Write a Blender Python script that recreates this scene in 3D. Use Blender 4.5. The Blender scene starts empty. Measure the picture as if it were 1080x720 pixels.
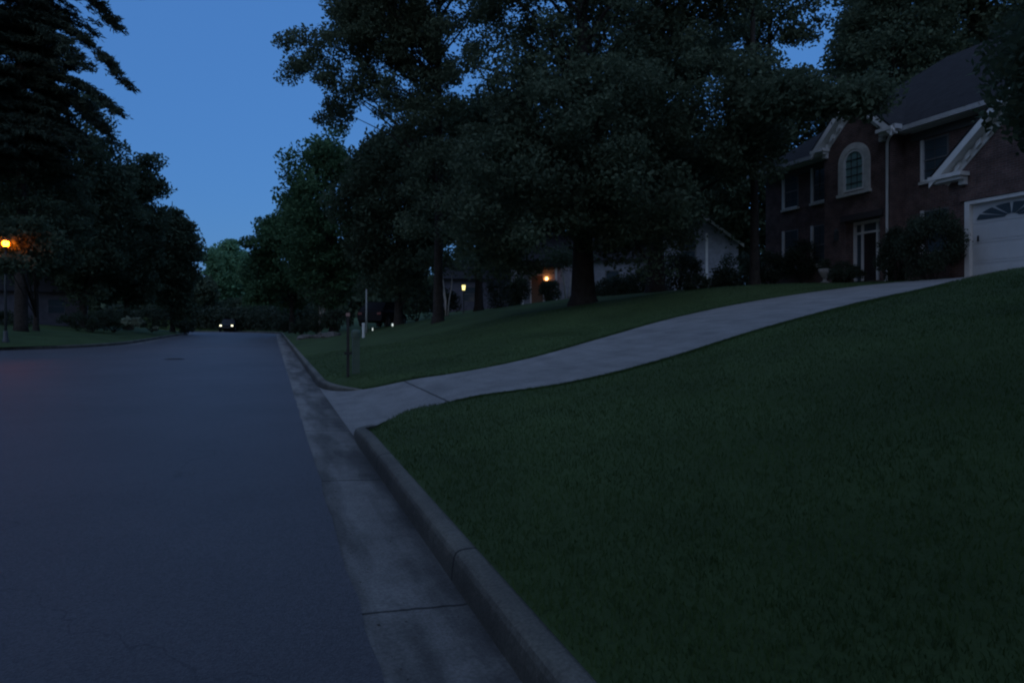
import bpy, math, random
import numpy as np

scene = bpy.context.scene
COL = scene.collection
R = math.radians
PI = math.pi

# ------------------------------------------------------------------ camera frame
YAW = math.atan(254 / 720.0)
CS, SN = math.cos(YAW), math.sin(YAW)
EYE = 1.5


def at(px, Z):
    """plan position seen in photo column px (1080 wide) at depth Z"""
    a = (px - 540) / 720.0
    return Z * (a * CS + SN), Z * (-a * SN + CS)


def zpix(py, Z):
    return EYE + (345 - py) * Z / 720.0


# ------------------------------------------------------------------ mesh helpers
class MB:
    def __init__(s):
        s.v, s.f = [], []

    def add(s, vs, fs):
        o = len(s.v)
        s.v += [tuple(v) for v in vs]
        s.f += [tuple(i + o for i in f) for f in fs]

    def box(s, x0, x1, y0, y1, z0, z1):
        s.add([(x0, y0, z0), (x1, y0, z0), (x1, y1, z0), (x0, y1, z0), (x0, y0, z1), (x1, y0, z1), (x1, y1, z1), (x0, y1, z1)],
              [(0, 3, 2, 1), (4, 5, 6, 7), (0, 1, 5, 4), (1, 2, 6, 5), (2, 3, 7, 6), (3, 0, 4, 7)])

    def tube(s, pts, rad, n=8, cap=True):
        pts = [np.array(p, float) for p in pts]
        rings = []
        for i, p in enumerate(pts):
            d = pts[min(i + 1, len(pts) - 1)] - pts[max(i - 1, 0)]
            d /= (np.linalg.norm(d) + 1e-9)
            a = np.cross(d, (0, 0, 1.0))
            if np.linalg.norm(a) < .05:
                a = np.array((1.0, 0, 0))
            a /= np.linalg.norm(a)
            b = np.cross(d, a)
            r = rad[i] if hasattr(rad, '__len__') else rad
            rings.append([p + r * (math.cos(2 * PI * k / n) * a + math.sin(2 * PI * k / n) * b) for k in range(n)])
        vs = [v for r_ in rings for v in r_]
        fs = []
        for i in range(len(pts) - 1):
            for k in range(n):
                k2 = (k + 1) % n
                fs.append((i * n + k, i * n + k2, (i + 1) * n + k2, (i + 1) * n + k))
        if cap:
            fs.append(tuple(range(n - 1, -1, -1)))
            fs.append(tuple((len(pts) - 1) * n + k for k in range(n)))
        s.add(vs, fs)

    def lathe(s, prof, c=(0, 0, 0), n=16):
        vs, fs = [], []
        for r, z in prof:
            for k in range(n):
                vs.append((c[0] + r * math.cos(2 * PI * k / n), c[1] + r * math.sin(2 * PI * k / n), c[2] + z))
        for i in range(len(prof) - 1):
            for k in range(n):
                k2 = (k + 1) % n
                fs.append((i * n + k, i * n + k2, (i + 1) * n + k2, (i + 1) * n + k))
        fs.append(tuple(range(n - 1, -1, -1)))
        fs.append(tuple((len(prof) - 1) * n + k for k in range(n)))
        s.add(vs, fs)

    def prism(s, poly, axis, a0, a1):
        """poly: 2D outline; axis 'x': (y,z) outline extruded in x; 'y': (x,z); 'z': (x,y)"""
        n = len(poly)

        def P(p, a):
            return (a, p[0], p[1]) if axis == 'x' else (p[0], a, p[1]) if axis == 'y' else (p[0], p[1], a)
        vs = [P(p, a0) for p in poly] + [P(p, a1) for p in poly]
        fs = [tuple(range(n)), tuple(range(2 * n - 1, n - 1, -1))]
        for i in range(n):
            j = (i + 1) % n
            fs.append((i, i + n, j + n, j))
        s.add(vs, fs)

    def build(s, name, m, parent=None, off=(0, 0, 0), smooth=False, bevel=0):
        me = bpy.data.meshes.new(name)
        me.from_pydata([(v[0] - off[0], v[1] - off[1], v[2] - off[2]) for v in s.v], [], s.f)
        me.materials.append(m)
        import bmesh
        bm = bmesh.new()
        bm.from_mesh(me)
        bmesh.ops.recalc_face_normals(bm, faces=bm.faces)
        bm.to_mesh(me)
        bm.free()
        o = bpy.data.objects.new(name, me)
        COL.objects.link(o)
        if parent:
            o.parent = parent
        if smooth:
            for p in me.polygons:
                p.use_smooth = True
        if bevel:
            md = o.modifiers.new('bevel', 'BEVEL')
            md.width = bevel
            md.segments = 2
            md.limit_method = 'ANGLE'
        return o


def grid_obj(name, X, Y, Z, m, kind='structure', smooth=True):
    r, c = X.shape
    v = np.stack([X, Y, Z], -1).reshape(-1, 3)
    idx = np.arange(r * c).reshape(r, c)
    f = np.stack([idx[:-1, :-1], idx[:-1, 1:], idx[1:, 1:], idx[1:, :-1]], -1).reshape(-1, 4)
    o = quads_obj(name, v, f, m)
    me = o.data
    if smooth:
        me.polygons.foreach_set('use_smooth', np.ones(len(me.polygons), bool))
    # normals up
    me.update()
    if me.polygons[0].normal.z < 0:
        me.flip_normals()
    if kind:
        o['kind'] = kind
    return o


def quads_obj(name, v, f, m, parent=None):
    me = bpy.data.meshes.new(name)
    nf, k = f.shape
    me.vertices.add(len(v))
    me.vertices.foreach_set('co', np.ascontiguousarray(v, dtype=np.float32).ravel())
    me.loops.add(nf * k)
    me.loops.foreach_set('vertex_index', np.ascontiguousarray(f, dtype=np.int32).ravel())
    me.polygons.add(nf)
    me.polygons.foreach_set('loop_start', np.arange(0, nf * k, k, dtype=np.int32))
    me.update(calc_edges=True)
    me.validate()
    me.materials.append(m)
    o = bpy.data.objects.new(name, me)
    COL.objects.link(o)
    if parent:
        o.parent = parent
    return o


def tag(o, label, cat, group=None):
    o['label'] = label
    o['category'] = cat
    if group:
        o['group'] = group
    return o


def thing(name, loc, label, cat, group=None, rz=0):
    o = bpy.data.objects.new(name, None)
    COL.objects.link(o)
    o.location = loc
    o.rotation_euler = (0, 0, rz)
    return tag(o, label, cat, group)


def copy_thing(o, loc, label, rz=None, scale=None):
    c = o.copy()
    COL.objects.link(c)
    c.location = loc
    c['label'] = label
    if rz is not None:
        c.rotation_euler = (0, 0, rz)
    if scale:
        c.scale = scale
    for ch in list(o.children):
        d = ch.copy()
        COL.objects.link(d)
        d.parent = c
        for g in ch.children:
            e = g.copy()
            COL.objects.link(e)
            e.parent = d
    return c


# ------------------------------------------------------------------ materials
def mat(name, col, rough=.8, noise=None, bump=0, bscale=40, spec=.5, metal=0):
    """noise = (scale, amount): value variation of the base colour"""
    m = bpy.data.materials.new(name)
    m.use_nodes = True
    nt = m.node_tree
    b = nt.nodes['Principled BSDF']
    b.inputs['Roughness'].default_value = rough
    b.inputs['Specular IOR Level'].default_value = spec
    b.inputs['Metallic'].default_value = metal
    b.inputs['Base Color'].default_value = (*col, 1)
    if noise or bump:
        g = nt.nodes.new('ShaderNodeNewGeometry')
    if noise:
        n = nt.nodes.new('ShaderNodeTexNoise')
        n.inputs['Scale'].default_value = noise[0]
        n.inputs['Detail'].default_value = 8
        n.inputs['Roughness'].default_value = .65
        nt.links.new(g.outputs['Position'], n.inputs['Vector'])
        r = nt.nodes.new('ShaderNodeMapRange')
        r.inputs['From Min'].default_value = .3
        r.inputs['From Max'].default_value = .7
        r.inputs['To Min'].default_value = 1 - noise[1]
        r.inputs['To Max'].default_value = 1 + noise[1]
        nt.links.new(n.outputs['Fac'], r.inputs['Value'])
        x = nt.nodes.new('ShaderNodeVectorMath')
        x.operation = 'SCALE'
        x.inputs[0].default_value = col
        nt.links.new(r.outputs['Result'], x.inputs['Scale'])
        nt.links.new(x.outputs['Vector'], b.inputs['Base Color'])
    if bump:
        n2 = nt.nodes.new('ShaderNodeTexNoise')
        n2.inputs['Scale'].default_value = bscale
        n2.inputs['Detail'].default_value = 4
        nt.links.new(g.outputs['Position'], n2.inputs['Vector'])
        bp = nt.nodes.new('ShaderNodeBump')
        bp.inputs['Strength'].default_value = bump
        bp.inputs['Distance'].default_value = .02
        nt.links.new(n2.outputs['Fac'], bp.inputs['Height'])
        nt.links.new(bp.outputs['Normal'], b.inputs['Normal'])
    return m


def emit(name, col, strength):
    m = bpy.data.materials.new(name)
    m.use_nodes = True
    b = m.node_tree.nodes['Principled BSDF']
    b.inputs['Base Color'].default_value = (*col, 1)
    b.inputs['Emission Color'].default_value = (*col, 1)
    b.inputs['Emission Strength'].default_value = strength
    return m


def leaf_mat(name, col, trans=.25, vary=.35, nscale=.8):
    m = mat(name, col, .7, (nscale, vary), spec=.12)
    nt = m.node_tree
    b = nt.nodes['Principled BSDF']
    src = b.inputs['Base Color'].links[0].from_socket
    t = nt.nodes.new('ShaderNodeBsdfTranslucent')
    nt.links.new(src, t.inputs['Color'])
    mx = nt.nodes.new('ShaderNodeMixShader')
    mx.inputs[0].default_value = trans
    nt.links.new(b.outputs[0], mx.inputs[1])
    nt.links.new(t.outputs[0], mx.inputs[2])
    nt.links.new(mx.outputs[0], nt.nodes['Material Output'].inputs['Surface'])
    return m


def node_math(nt, op, a, b=None):
    n = nt.nodes.new('ShaderNodeMath')
    n.operation = op
    for i, s in enumerate((a, b)):
        if s is None:
            continue
        if isinstance(s, (int, float)):
            n.inputs[i].default_value = s
        else:
            nt.links.new(s, n.inputs[i])
    return n.outputs[0]


def concrete_mat(name, col, joints=None, stain=0, pebbles=False):
    """concrete with speckle, blotches, contraction joints and dirt"""
    m = mat(name, col, .85, (1.6, .22), bump=.35, bscale=90, spec=.3)
    nt = m.node_tree
    b = nt.nodes['Principled BSDF']
    src = b.inputs['Base Color'].links[0].from_socket
    g = nt.nodes.new('ShaderNodeNewGeometry')
    sx = nt.nodes.new('ShaderNodeSeparateXYZ')
    nt.links.new(g.outputs['Position'], sx.inputs[0])
    # fine speckle
    n = nt.nodes.new('ShaderNodeTexNoise')
    n.inputs['Scale'].default_value = 55
    n.inputs['Detail'].default_value = 3
    nt.links.new(g.outputs['Position'], n.inputs['Vector'])
    f = nt.nodes.new('ShaderNodeMapRange')
    f.inputs['From Min'].default_value = .35
    f.inputs['From Max'].default_value = .65
    f.inputs['To Min'].default_value = .8
    f.inputs['To Max'].default_value = 1.15
    nt.links.new(n.outputs['Fac'], f.inputs['Value'])
    fac = f.outputs['Result']
    wob = nt.nodes.new('ShaderNodeTexNoise')
    wob.inputs['Scale'].default_value = 9
    nt.links.new(g.outputs['Position'], wob.inputs['Vector'])
    wv = node_math(nt, 'MULTIPLY', node_math(nt, 'SUBTRACT', wob.outputs['Fac'], .5), .03)
    if joints:
        axis, period, offs, w = joints
        v = node_math(nt, 'ADD', sx.outputs[axis], wv)
        v = node_math(nt, 'ADD', v, -offs)
        if period:
            v = node_math(nt, 'PINGPONG', v, period / 2)
        else:
            v = node_math(nt, 'ABSOLUTE', v)
        d = node_math(nt, 'GREATER_THAN', v, w)
        d = node_math(nt, 'ADD', node_math(nt, 'MULTIPLY', d, .75), .25)
        fac = node_math(nt, 'MULTIPLY', fac, d)
    if stain:
        n3 = nt.nodes.new('ShaderNodeTexNoise')
        n3.inputs['Scale'].default_value = 1.1
        n3.inputs['Detail'].default_value = 6
        mp = nt.nodes.new('ShaderNodeMapping')
        mp.inputs['Scale'].default_value = (3.2, .55, 1)
        nt.links.new(g.outputs['Position'], mp.inputs[0])
        nt.links.new(mp.outputs[0], n3.inputs['Vector'])
        r3 = nt.nodes.new('ShaderNodeMapRange')
        r3.inputs['From Min'].default_value = .42
        r3.inputs['From Max'].default_value = .6
        r3.inputs['To Min'].default_value = 1
        r3.inputs['To Max'].default_value = 1 - stain
        nt.links.new(n3.outputs['Fac'], r3.inputs['Value'])
        fac = node_math(nt, 'MULTIPLY', fac, r3.outputs['Result'])
    x = nt.nodes.new('ShaderNodeVectorMath')
    x.operation = 'SCALE'
    nt.links.new(src, x.inputs[0])
    nt.links.new(fac, x.inputs['Scale'])
    nt.links.new(x.outputs['Vector'], b.inputs['Base Color'])
    return m


def gutter_dirt(m):
    """washed-in silt: a wavering dark band on the kerb side of the gutter pan"""
    nt = m.node_tree
    b = nt.nodes['Principled BSDF']
    src = b.inputs['Base Color'].links[0].from_socket
    g = nt.nodes.new('ShaderNodeNewGeometry')
    sx = nt.nodes.new('ShaderNodeSeparateXYZ')
    nt.links.new(g.outputs['Position'], sx.inputs[0])
    n = nt.nodes.new('ShaderNodeTexNoise')
    n.inputs['Scale'].default_value = 1.7
    n.inputs['Detail'].default_value = 7
    n.inputs['Roughness'].default_value = .7
    nt.links.new(g.outputs['Position'], n.inputs['Vector'])
    v = node_math(nt, 'ADD', sx.outputs[0], node_math(nt, 'MULTIPLY', node_math(nt, 'SUBTRACT', n.outputs['Fac'], .5), 1.1))
    r = nt.nodes.new('ShaderNodeMapRange')
    r.inputs['From Min'].default_value = .58
    r.inputs['From Max'].default_value = 1.02
    r.inputs['To Min'].default_value = 1.08
    r.inputs['To Max'].default_value = .60
    nt.links.new(v, r.inputs['Value'])
    x = nt.nodes.new('ShaderNodeVectorMath')
    x.operation = 'SCALE'
    nt.links.new(src, x.inputs[0])
    nt.links.new(r.outputs['Result'], x.inputs['Scale'])
    nt.links.new(x.outputs['Vector'], b.inputs['Base Color'])


def kerb_dirt_shade(m):
    """shade painted on the upright kerb face, top left paler, with noise for dirt"""
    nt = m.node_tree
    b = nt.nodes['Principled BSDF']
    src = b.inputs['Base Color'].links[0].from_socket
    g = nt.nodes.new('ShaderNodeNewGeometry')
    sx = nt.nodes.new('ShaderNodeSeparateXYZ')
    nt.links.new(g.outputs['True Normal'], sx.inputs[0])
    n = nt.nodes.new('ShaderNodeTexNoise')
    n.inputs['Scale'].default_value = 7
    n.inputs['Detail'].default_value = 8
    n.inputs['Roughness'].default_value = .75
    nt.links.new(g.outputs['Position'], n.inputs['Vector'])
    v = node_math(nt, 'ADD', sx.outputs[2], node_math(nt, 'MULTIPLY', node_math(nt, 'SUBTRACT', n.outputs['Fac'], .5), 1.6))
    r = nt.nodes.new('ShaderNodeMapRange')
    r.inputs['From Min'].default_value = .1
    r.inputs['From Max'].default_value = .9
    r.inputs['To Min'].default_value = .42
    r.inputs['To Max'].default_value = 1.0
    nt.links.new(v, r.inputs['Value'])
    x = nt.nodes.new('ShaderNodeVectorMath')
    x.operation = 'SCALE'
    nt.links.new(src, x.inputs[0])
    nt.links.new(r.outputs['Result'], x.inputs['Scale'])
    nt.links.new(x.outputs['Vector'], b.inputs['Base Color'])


def brick_mat(name, c1, c2, mortar):
    m = mat(name, c1, .85, spec=.2)
    nt = m.node_tree
    b = nt.nodes['Principled BSDF']
    g = nt.nodes.new('ShaderNodeNewGeometry')
    p = nt.nodes.new('ShaderNodeSeparateXYZ')
    n = nt.nodes.new('ShaderNodeSeparateXYZ')
    nt.links.new(g.outputs['Position'], p.inputs[0])
    nt.links.new(g.outputs['Normal'], n.inputs[0])
    ax = node_math(nt, 'GREATER_THAN', node_math(nt, 'ABSOLUTE', n.outputs[0]), .6)
    u = node_math(nt, 'ADD', node_math(nt, 'MULTIPLY', p.outputs[1], ax),
                  node_math(nt, 'MULTIPLY', p.outputs[0], node_math(nt, 'SUBTRACT', 1.0, ax)))
    cb = nt.nodes.new('ShaderNodeCombineXYZ')
    nt.links.new(u, cb.inputs[0])
    nt.links.new(p.outputs[2], cb.inputs[1])
    t = nt.nodes.new('ShaderNodeTexBrick')
    t.inputs['Color1'].default_value = (*c1, 1)
    t.inputs['Color2'].default_value = (*c2, 1)
    t.inputs['Mortar'].default_value = (*mortar, 1)
    t.inputs['Scale'].default_value = 1
    t.inputs['Brick Width'].default_value = .21
    t.inputs['Row Height'].default_value = .075
    t.inputs['Mortar Size'].default_value = .006
    t.inputs['Bias'].default_value = -.2
    nt.links.new(cb.outputs[0], t.inputs['Vector'])
    nz = nt.nodes.new('ShaderNodeTexNoise')
    nz.inputs['Scale'].default_value = 2.2
    nz.inputs['Detail'].default_value = 7
    nt.links.new(g.outputs['Position'], nz.inputs['Vector'])
    rr = nt.nodes.new('ShaderNodeMapRange')
    rr.inputs['From Min'].default_value = .3
    rr.inputs['From Max'].default_value = .7
    rr.inputs['To Min'].default_value = .65
    rr.inputs['To Max'].default_value = 1.35
    nt.links.new(nz.outputs['Fac'], rr.inputs['Value'])
    x = nt.nodes.new('ShaderNodeVectorMath')
    x.operation = 'SCALE'
    nt.links.new(t.outputs['Color'], x.inputs[0])
    nt.links.new(rr.outputs['Result'], x.inputs['Scale'])
    nt.links.new(x.outputs['Vector'], b.inputs['Base Color'])
    bp = nt.nodes.new('ShaderNodeBump')
    bp.inputs['Strength'].default_value = .5
    bp.inputs['Distance'].default_value = .01
    nt.links.new(t.outputs['Fac'], bp.inputs['Height'])
    bp.invert = True
    nt.links.new(bp.outputs['Normal'], b.inputs['Normal'])
    return m


def stripes_mat(name, col, axis, period, depth, rough=.8):
    """clapboards / shingle courses: sawtooth bump"""
    m = mat(name, col, rough, (3, .25), spec=.12)
    nt = m.node_tree
    b = nt.nodes['Principled BSDF']
    g = nt.nodes.new('ShaderNodeNewGeometry')
    p = nt.nodes.new('ShaderNodeSeparateXYZ')
    nt.links.new(g.outputs['Position'], p.inputs[0])
    v = node_math(nt, 'FRACT', node_math(nt, 'DIVIDE', p.outputs[axis], period))
    bp = nt.nodes.new('ShaderNodeBump')
    bp.inputs['Strength'].default_value = .8
    bp.inputs['Distance'].default_value = depth
    nt.links.new(v, bp.inputs['Height'])
    nt.links.new(bp.outputs['Normal'], b.inputs['Normal'])
    return m


M = {}
M['asphalt'] = mat('asphalt', (.066, .060, .066), .55, (.35, .22), bump=.4, bscale=110, spec=.55)
def aggregate(m):
    nt = m.node_tree
    b = nt.nodes['Principled BSDF']
    src = b.inputs['Base Color'].links[0].from_socket
    g = nt.nodes.new('ShaderNodeNewGeometry')
    v = nt.nodes.new('ShaderNodeTexVoronoi')
    v.inputs['Scale'].default_value = 95
    nt.links.new(g.outputs['Position'], v.inputs['Vector'])
    sp = nt.nodes.new('ShaderNodeSeparateColor')
    nt.links.new(v.outputs['Color'], sp.inputs[0])
    r = nt.nodes.new('ShaderNodeMapRange')
    r.inputs['To Min'].default_value = .62
    r.inputs['To Max'].default_value = 1.38
    nt.links.new(sp.outputs[0], r.inputs['Value'])
    # fine wandering cracks
    n = nt.nodes.new('ShaderNodeTexNoise')
    n.inputs['Scale'].default_value = 1.4
    n.inputs['Detail'].default_value = 6
    nt.links.new(g.outputs['Position'], n.inputs['Vector'])
    ad = nt.nodes.new('ShaderNodeVectorMath')
    ad.operation = 'MULTIPLY_ADD'
    nt.links.new(n.outputs['Color'], ad.inputs[0])
    ad.inputs[1].default_value = (1.1, 1.1, 0)
    nt.links.new(g.outputs['Position'], ad.inputs[2])
    c = nt.nodes.new('ShaderNodeTexVoronoi')
    c.feature = 'DISTANCE_TO_EDGE'
    c.inputs['Scale'].default_value = .23
    nt.links.new(ad.outputs[0], c.inputs['Vector'])
    k = nt.nodes.new('ShaderNodeMapRange')
    k.inputs['From Min'].default_value = .0008
    k.inputs['From Max'].default_value = .0022
    k.inputs['To Min'].default_value = .55
    nt.links.new(c.outputs['Distance'], k.inputs['Value'])
    x = nt.nodes.new('ShaderNodeVectorMath')
    x.operation = 'SCALE'
    nt.links.new(src, x.inputs[0])
    nt.links.new(node_math(nt, 'MULTIPLY', r.outputs['Result'], k.outputs['Result']), x.inputs['Scale'])
    nt.links.new(x.outputs['Vector'], b.inputs['Base Color'])


aggregate(M['asphalt'])
M['gutter'] = concrete_mat('gutter_concrete', (.205, .197, .182), joints=(1, 3.05, 3.55, .012), stain=.5)
gutter_dirt(M['gutter'])
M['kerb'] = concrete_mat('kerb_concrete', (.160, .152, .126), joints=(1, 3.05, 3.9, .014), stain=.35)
kerb_dirt_shade(M['kerb'])
M['drive'] = concrete_mat('driveway_concrete', (.245, .236, .222), joints=(0, 0, 2.5, .016), stain=.12)
M['lawn'] = mat('lawn_turf', (.050, .080, .027), .9, (.5, .3), bump=.6, bscale=30, spec=.15)
M['soil'] = mat('woodland_floor', (.04, .042, .025), .95, (1.2, .4), bump=.5, bscale=12, spec=.1)
M['grass'] = leaf_mat('grass_blade', (.052, .090, .028), .25, .35, 1.2)
M['leaf_oak'] = leaf_mat('oak_leaf', (.088, .118, .07), .35, .45, .7)
M['leaf_dark'] = leaf_mat('dark_leaf', (.07, .098, .058), .35, .45, .8)
M['leaf_fresh'] = leaf_mat('fresh_green_leaf', (.07, .135, .062), .3, .35, .5)
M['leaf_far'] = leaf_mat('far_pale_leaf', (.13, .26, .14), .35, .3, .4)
M['needle'] = leaf_mat('conifer_needle', (.05, .068, .045), .15, .35, 1.2)
M['shrub'] = leaf_mat('shrub_leaf', (.045, .062, .04), .2, .35, 3)
M['shrub_pale'] = leaf_mat('pale_shrub_leaf', (.22, .25, .17), .25, .3, 4)
M['bark'] = mat('bark', (.042, .036, .031), .95, (6, .4), bump=.9, bscale=14, spec=.1)
M['bark_pale'] = mat('pale_bark', (.42, .39, .34), .8, (5, .3), bump=.3, bscale=20, spec=.2)
M['brick'] = brick_mat('house_brick', (.135, .08, .068), (.09, .058, .054), (.17, .15, .135))
M['trim'] = mat('white_trim', (.72, .71, .67), .55, (2, .1), spec=.4)
M['garage'] = mat('garage_door_paint', (.52, .53, .52), .5, (1.2, .06), spec=.4)
M['gutter_metal'] = mat('gutter_metal', (.40, .40, .39), .5, (3, .12))
M['muntin'] = mat('muntin_paint', (.07, .07, .07), .6)
M['sash'] = mat('sash_paint', (.15, .15, .148), .6)
M['roof'] = stripes_mat('roof_shingle', (.029, .029, .031), 2, .11, .02, .95)
M['glass'] = mat('window_glass', (.06, .085, .10), .12, spec=.8)
M['door'] = mat('dark_door', (.03, .022, .02), .4)
M['stone'] = mat('stone_surround', (.58, .56, .50), .8, (4, .2))
M['siding'] = stripes_mat('grey_siding', (.30, .31, .34), 2, .16, .02)
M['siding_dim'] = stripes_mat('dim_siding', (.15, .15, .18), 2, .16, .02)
M['pole'] = mat('lamp_pole_metal', (.045, .05, .05), .5, (4, .2))
M['iron'] = mat('cast_iron', (.035, .035, .037), .6, (8, .3), bump=.4, bscale=60)
M['pedestal'] = mat('pale_green_plastic', (.075, .11, .075), .6, (6, .15))
M['post_dark'] = mat('dark_post_wood', (.03, .028, .024), .85, (9, .3))
M['post_white'] = mat('white_post_plastic', (.62, .64, .60), .6, (6, .1))
M['post_grey'] = mat('grey_galvanised', (.30, .32, .29), .55, (6, .15))
M['car'] = mat('dark_car_paint', (.012, .012, .013), .6, spec=.12)
M['car_glass'] = mat('car_glass', (.008, .008, .009), .5, spec=.15)
M['tyre'] = mat('tyre_rubber', (.02, .02, .02), .9)
M['rim'] = mat('wheel_rim', (.35, .35, .36), .35, metal=.8)
M['urn'] = mat('urn_stone', (.30, .28, .25), .85, (7, .25))
M['rock'] = mat('rock', (.12, .115, .105), .95, (5, .35), bump=.6, bscale=14)
M['lamp_sodium'] = emit('sodium_lamp', (1, .14, .003), 44)
M['lamp_yellow'] = emit('lantern_glass', (1, .86, .28), .8)
M['lamp_porch'] = emit('porch_bulb', (1, .34, .09), 7)
M['headlight'] = emit('headlight_lit', (1, .95, .62), 1.2)
M['garden_light'] = emit('garden_light', (.9, 1, .9), .28)

# ------------------------------------------------------------------ setting: plan and heights
XE = .430            # asphalt edge
GUT, KB = .573, .72  # gutter width, kerb back
XK = XE + KB
YA = 78.0            # road starts to bend left here
CX, RI = -15.7, 8.0  # bend centre x, inner radius
XL = -7.7
RO = (XE - CX)


def zr(y):
    return .01 * np.asarray(y, float)


def smooth(t):
    t = np.clip(t, 0, 1)
    return t * t * (3 - 2 * t)


def catmull(pts, n):
    pts = np.array(pts, float)
    P = np.vstack([2 * pts[0] - pts[1], pts, 2 * pts[-1] - pts[-2]])
    out = []
    for i in range(1, len(P) - 2):
        for t in np.linspace(0, 1, 24, endpoint=False):
            a, b, c, d = P[i - 1], P[i], P[i + 1], P[i + 2]
            out.append(.5 * ((2 * b) + (c - a) * t + (2 * a - 5 * b + 4 * c - d) * t * t + (3 * b - a - 3 * c + d) * t ** 3))
    out.append(P[-2])
    out = np.array(out)
    s = np.concatenate([[0], np.cumsum(np.linalg.norm(np.diff(out, axis=0), axis=1))])
    q = np.linspace(0, s[-1], n)
    return np.stack([np.interp(q, s, out[:, k]) for k in range(out.shape[1])], -1)


NEAR = catmull([(1.02, 9.0), (1.19, 9.5), (1.5, 9.88), (1.95, 10.08), (2.9, 9.75), (4.2, 9.3), (6, 9.7), (9.2, 11.1), (13, 12.3), (15.5, 12.5), (17.5, 11.2), (20.45, 10.2)], 120)
FAR = catmull([(1.02, 16.1), (1.11, 15.5), (1.5, 14.65), (2.3, 13.75), (3.25, 13.0), (5, 13.15), (7.5, 14.6), (10.6, 16.4), (14.3, 17.4), (17.6, 17.2), (20.45, 16.6)], 120)
POLY = np.vstack([NEAR, FAR[::-1]])


def zplane(x, y):
    """smooth base slope from the kerb up to the house pad"""
    x = np.asarray(x, float)
    s = np.clip(x - XK, 0, None)
    a, cap, tau = .157 * s, 3.02, .22
    base = .15 - tau * np.log(np.exp(-a / tau) + math.exp(-cap / tau))
    return base + .01 * np.asarray(y, float) * (1 - .6 * smooth((x - 12) / 10))


def zdrive(x, y):
    x = np.asarray(x, float)
    t = smooth((x - 1.05) / 1.9)
    return (1 - t) * (zr(y) - .017 + .03 * (x - 1.02)) + t * (zplane(x, y) - .03)


def poly_sd(x, y):
    """signed distance to the driveway outline (negative inside)"""
    x = np.asarray(x, float)
    y = np.asarray(y, float)
    d = np.full(x.shape, 1e9)
    ins = np.zeros(x.shape, bool)
    n = len(POLY)
    for i in range(n):
        ax, ay = POLY[i]
        bx, by = POLY[(i + 1) % n]
        ex, ey = bx - ax, by - ay
        L = ex * ex + ey * ey + 1e-12
        t = np.clip(((x - ax) * ex + (y - ay) * ey) / L, 0, 1)
        d = np.minimum(d, (x - ax - t * ex) ** 2 + (y - ay - t * ey) ** 2)
        c = ((ay > y) != (by > y)) & (x < ex * (y - ay) / (ey if abs(ey) > 1e-12 else 1e-12) + ax)
        ins ^= c
    d = np.sqrt(d)
    return np.where(ins, -d, d)


def zlawn(x, y, sd=None):
    x = np.asarray(x, float)
    y = np.asarray(y, float)
    if sd is None:
        sd = poly_sd(x, y)
    z = zplane(x, y)
    # the front lawn swells into a low crest before the garage apron
    near = smooth((12.8 - y) / 2.2 + .5) * smooth((x - 3) / 8) * (1 - smooth((x - 15.2) / 4.3))
    z = z + .36 * near * smooth(sd / 3.0)
    far = smooth((y - 17) / 5) * smooth((x - 4) / 6) * (1 - smooth((x - 15) / 8))
    z = z + .38 * far * smooth(sd / 4.0) * (1 - smooth((y - 34) / 14))
    z = z + .02 * np.sin(x * 1.3 + y * .7) * smooth(sd / 2) * smooth((x - 2) / 2)
    t = smooth((sd - .03) / .55)
    return np.where(sd < .03, zdrive(x, y) - .05, (1 - t) * (zdrive(x, y) - .012) + t * z)


def xk_of(y):
    """back of the kerb on the house side, as a function of y"""
    y = np.asarray(y, float)
    Ro = RO + KB
    q = np.clip(Ro ** 2 - np.clip(y - YA, 0, None) ** 2, 0, None)
    x = np.where(y <= YA, XK, CX + np.sqrt(q))
    return np.where(y >= YA + Ro, -90.0, x)


# distant base sheet that reaches the horizon
b = MB()
n = 48
prev = None
vs = [(0, 0, -1.2)]
fs = []
for ri, (rad, z) in enumerate([(60, -1.2), (130, -.6), (300, .0), (2500, 0)]):
    for k in range(n):
        vs.append((rad * math.cos(2 * PI * k / n), 20 + rad * math.sin(2 * PI * k / n), z))
for k in range(n):
    fs.append((0, 1 + k, 1 + (k + 1) % n))
    for ri in range(3):
        a0, a1 = 1 + ri * n, 1 + (ri + 1) * n
        fs.append((a0 + k, a1 + k, a1 + (k + 1) % n, a0 + (k + 1) % n))
b.add(vs, fs)
o = b.build('ground', M['soil'])
o['kind'] = 'structure'

# house-side terrain
ys = np.concatenate([np.arange(-14, 30, .2), np.arange(30, YA, .8), np.arange(YA, YA + RO + KB - .02, .25), [YA + RO + KB - .01, YA + RO + KB + .01], np.arange(YA + RO + KB + 1, 150, 3)])
ss = np.concatenate([np.arange(0, 22, .2), np.arange(22, 50, 1), np.arange(50, 180, 5)])
Y, S = np.meshgrid(ys, ss, indexing='ij')
X = xk_of(Y) + S
sd = poly_sd(X, Y)
Zb = zlawn(np.where(Y > YA, X - xk_of(Y) + XK, X), Y, sd)
fall = smooth((Y - YA) / 30)
Zb = Zb * (1 - fall * .55) + fall * .5
grid_obj('lawn', X, Y, Zb, M['lawn'])


def ground_z(x, y):
    return float(zlawn(np.array([x]), np.array([y]))[0])


# far-side verge (left), inside the street corner
LK = np.array([(-70, 36.0), (-30, 36.15), (-19, 36.5), (-15, 37.2), (-12.1, 38.6), (-10.2, 40.4), (-8.8, 42.8), (-7.95, 45.6), (XL - .03, 48.5), (XL, 51)])
LKc = catmull(LK, 90)


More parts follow.
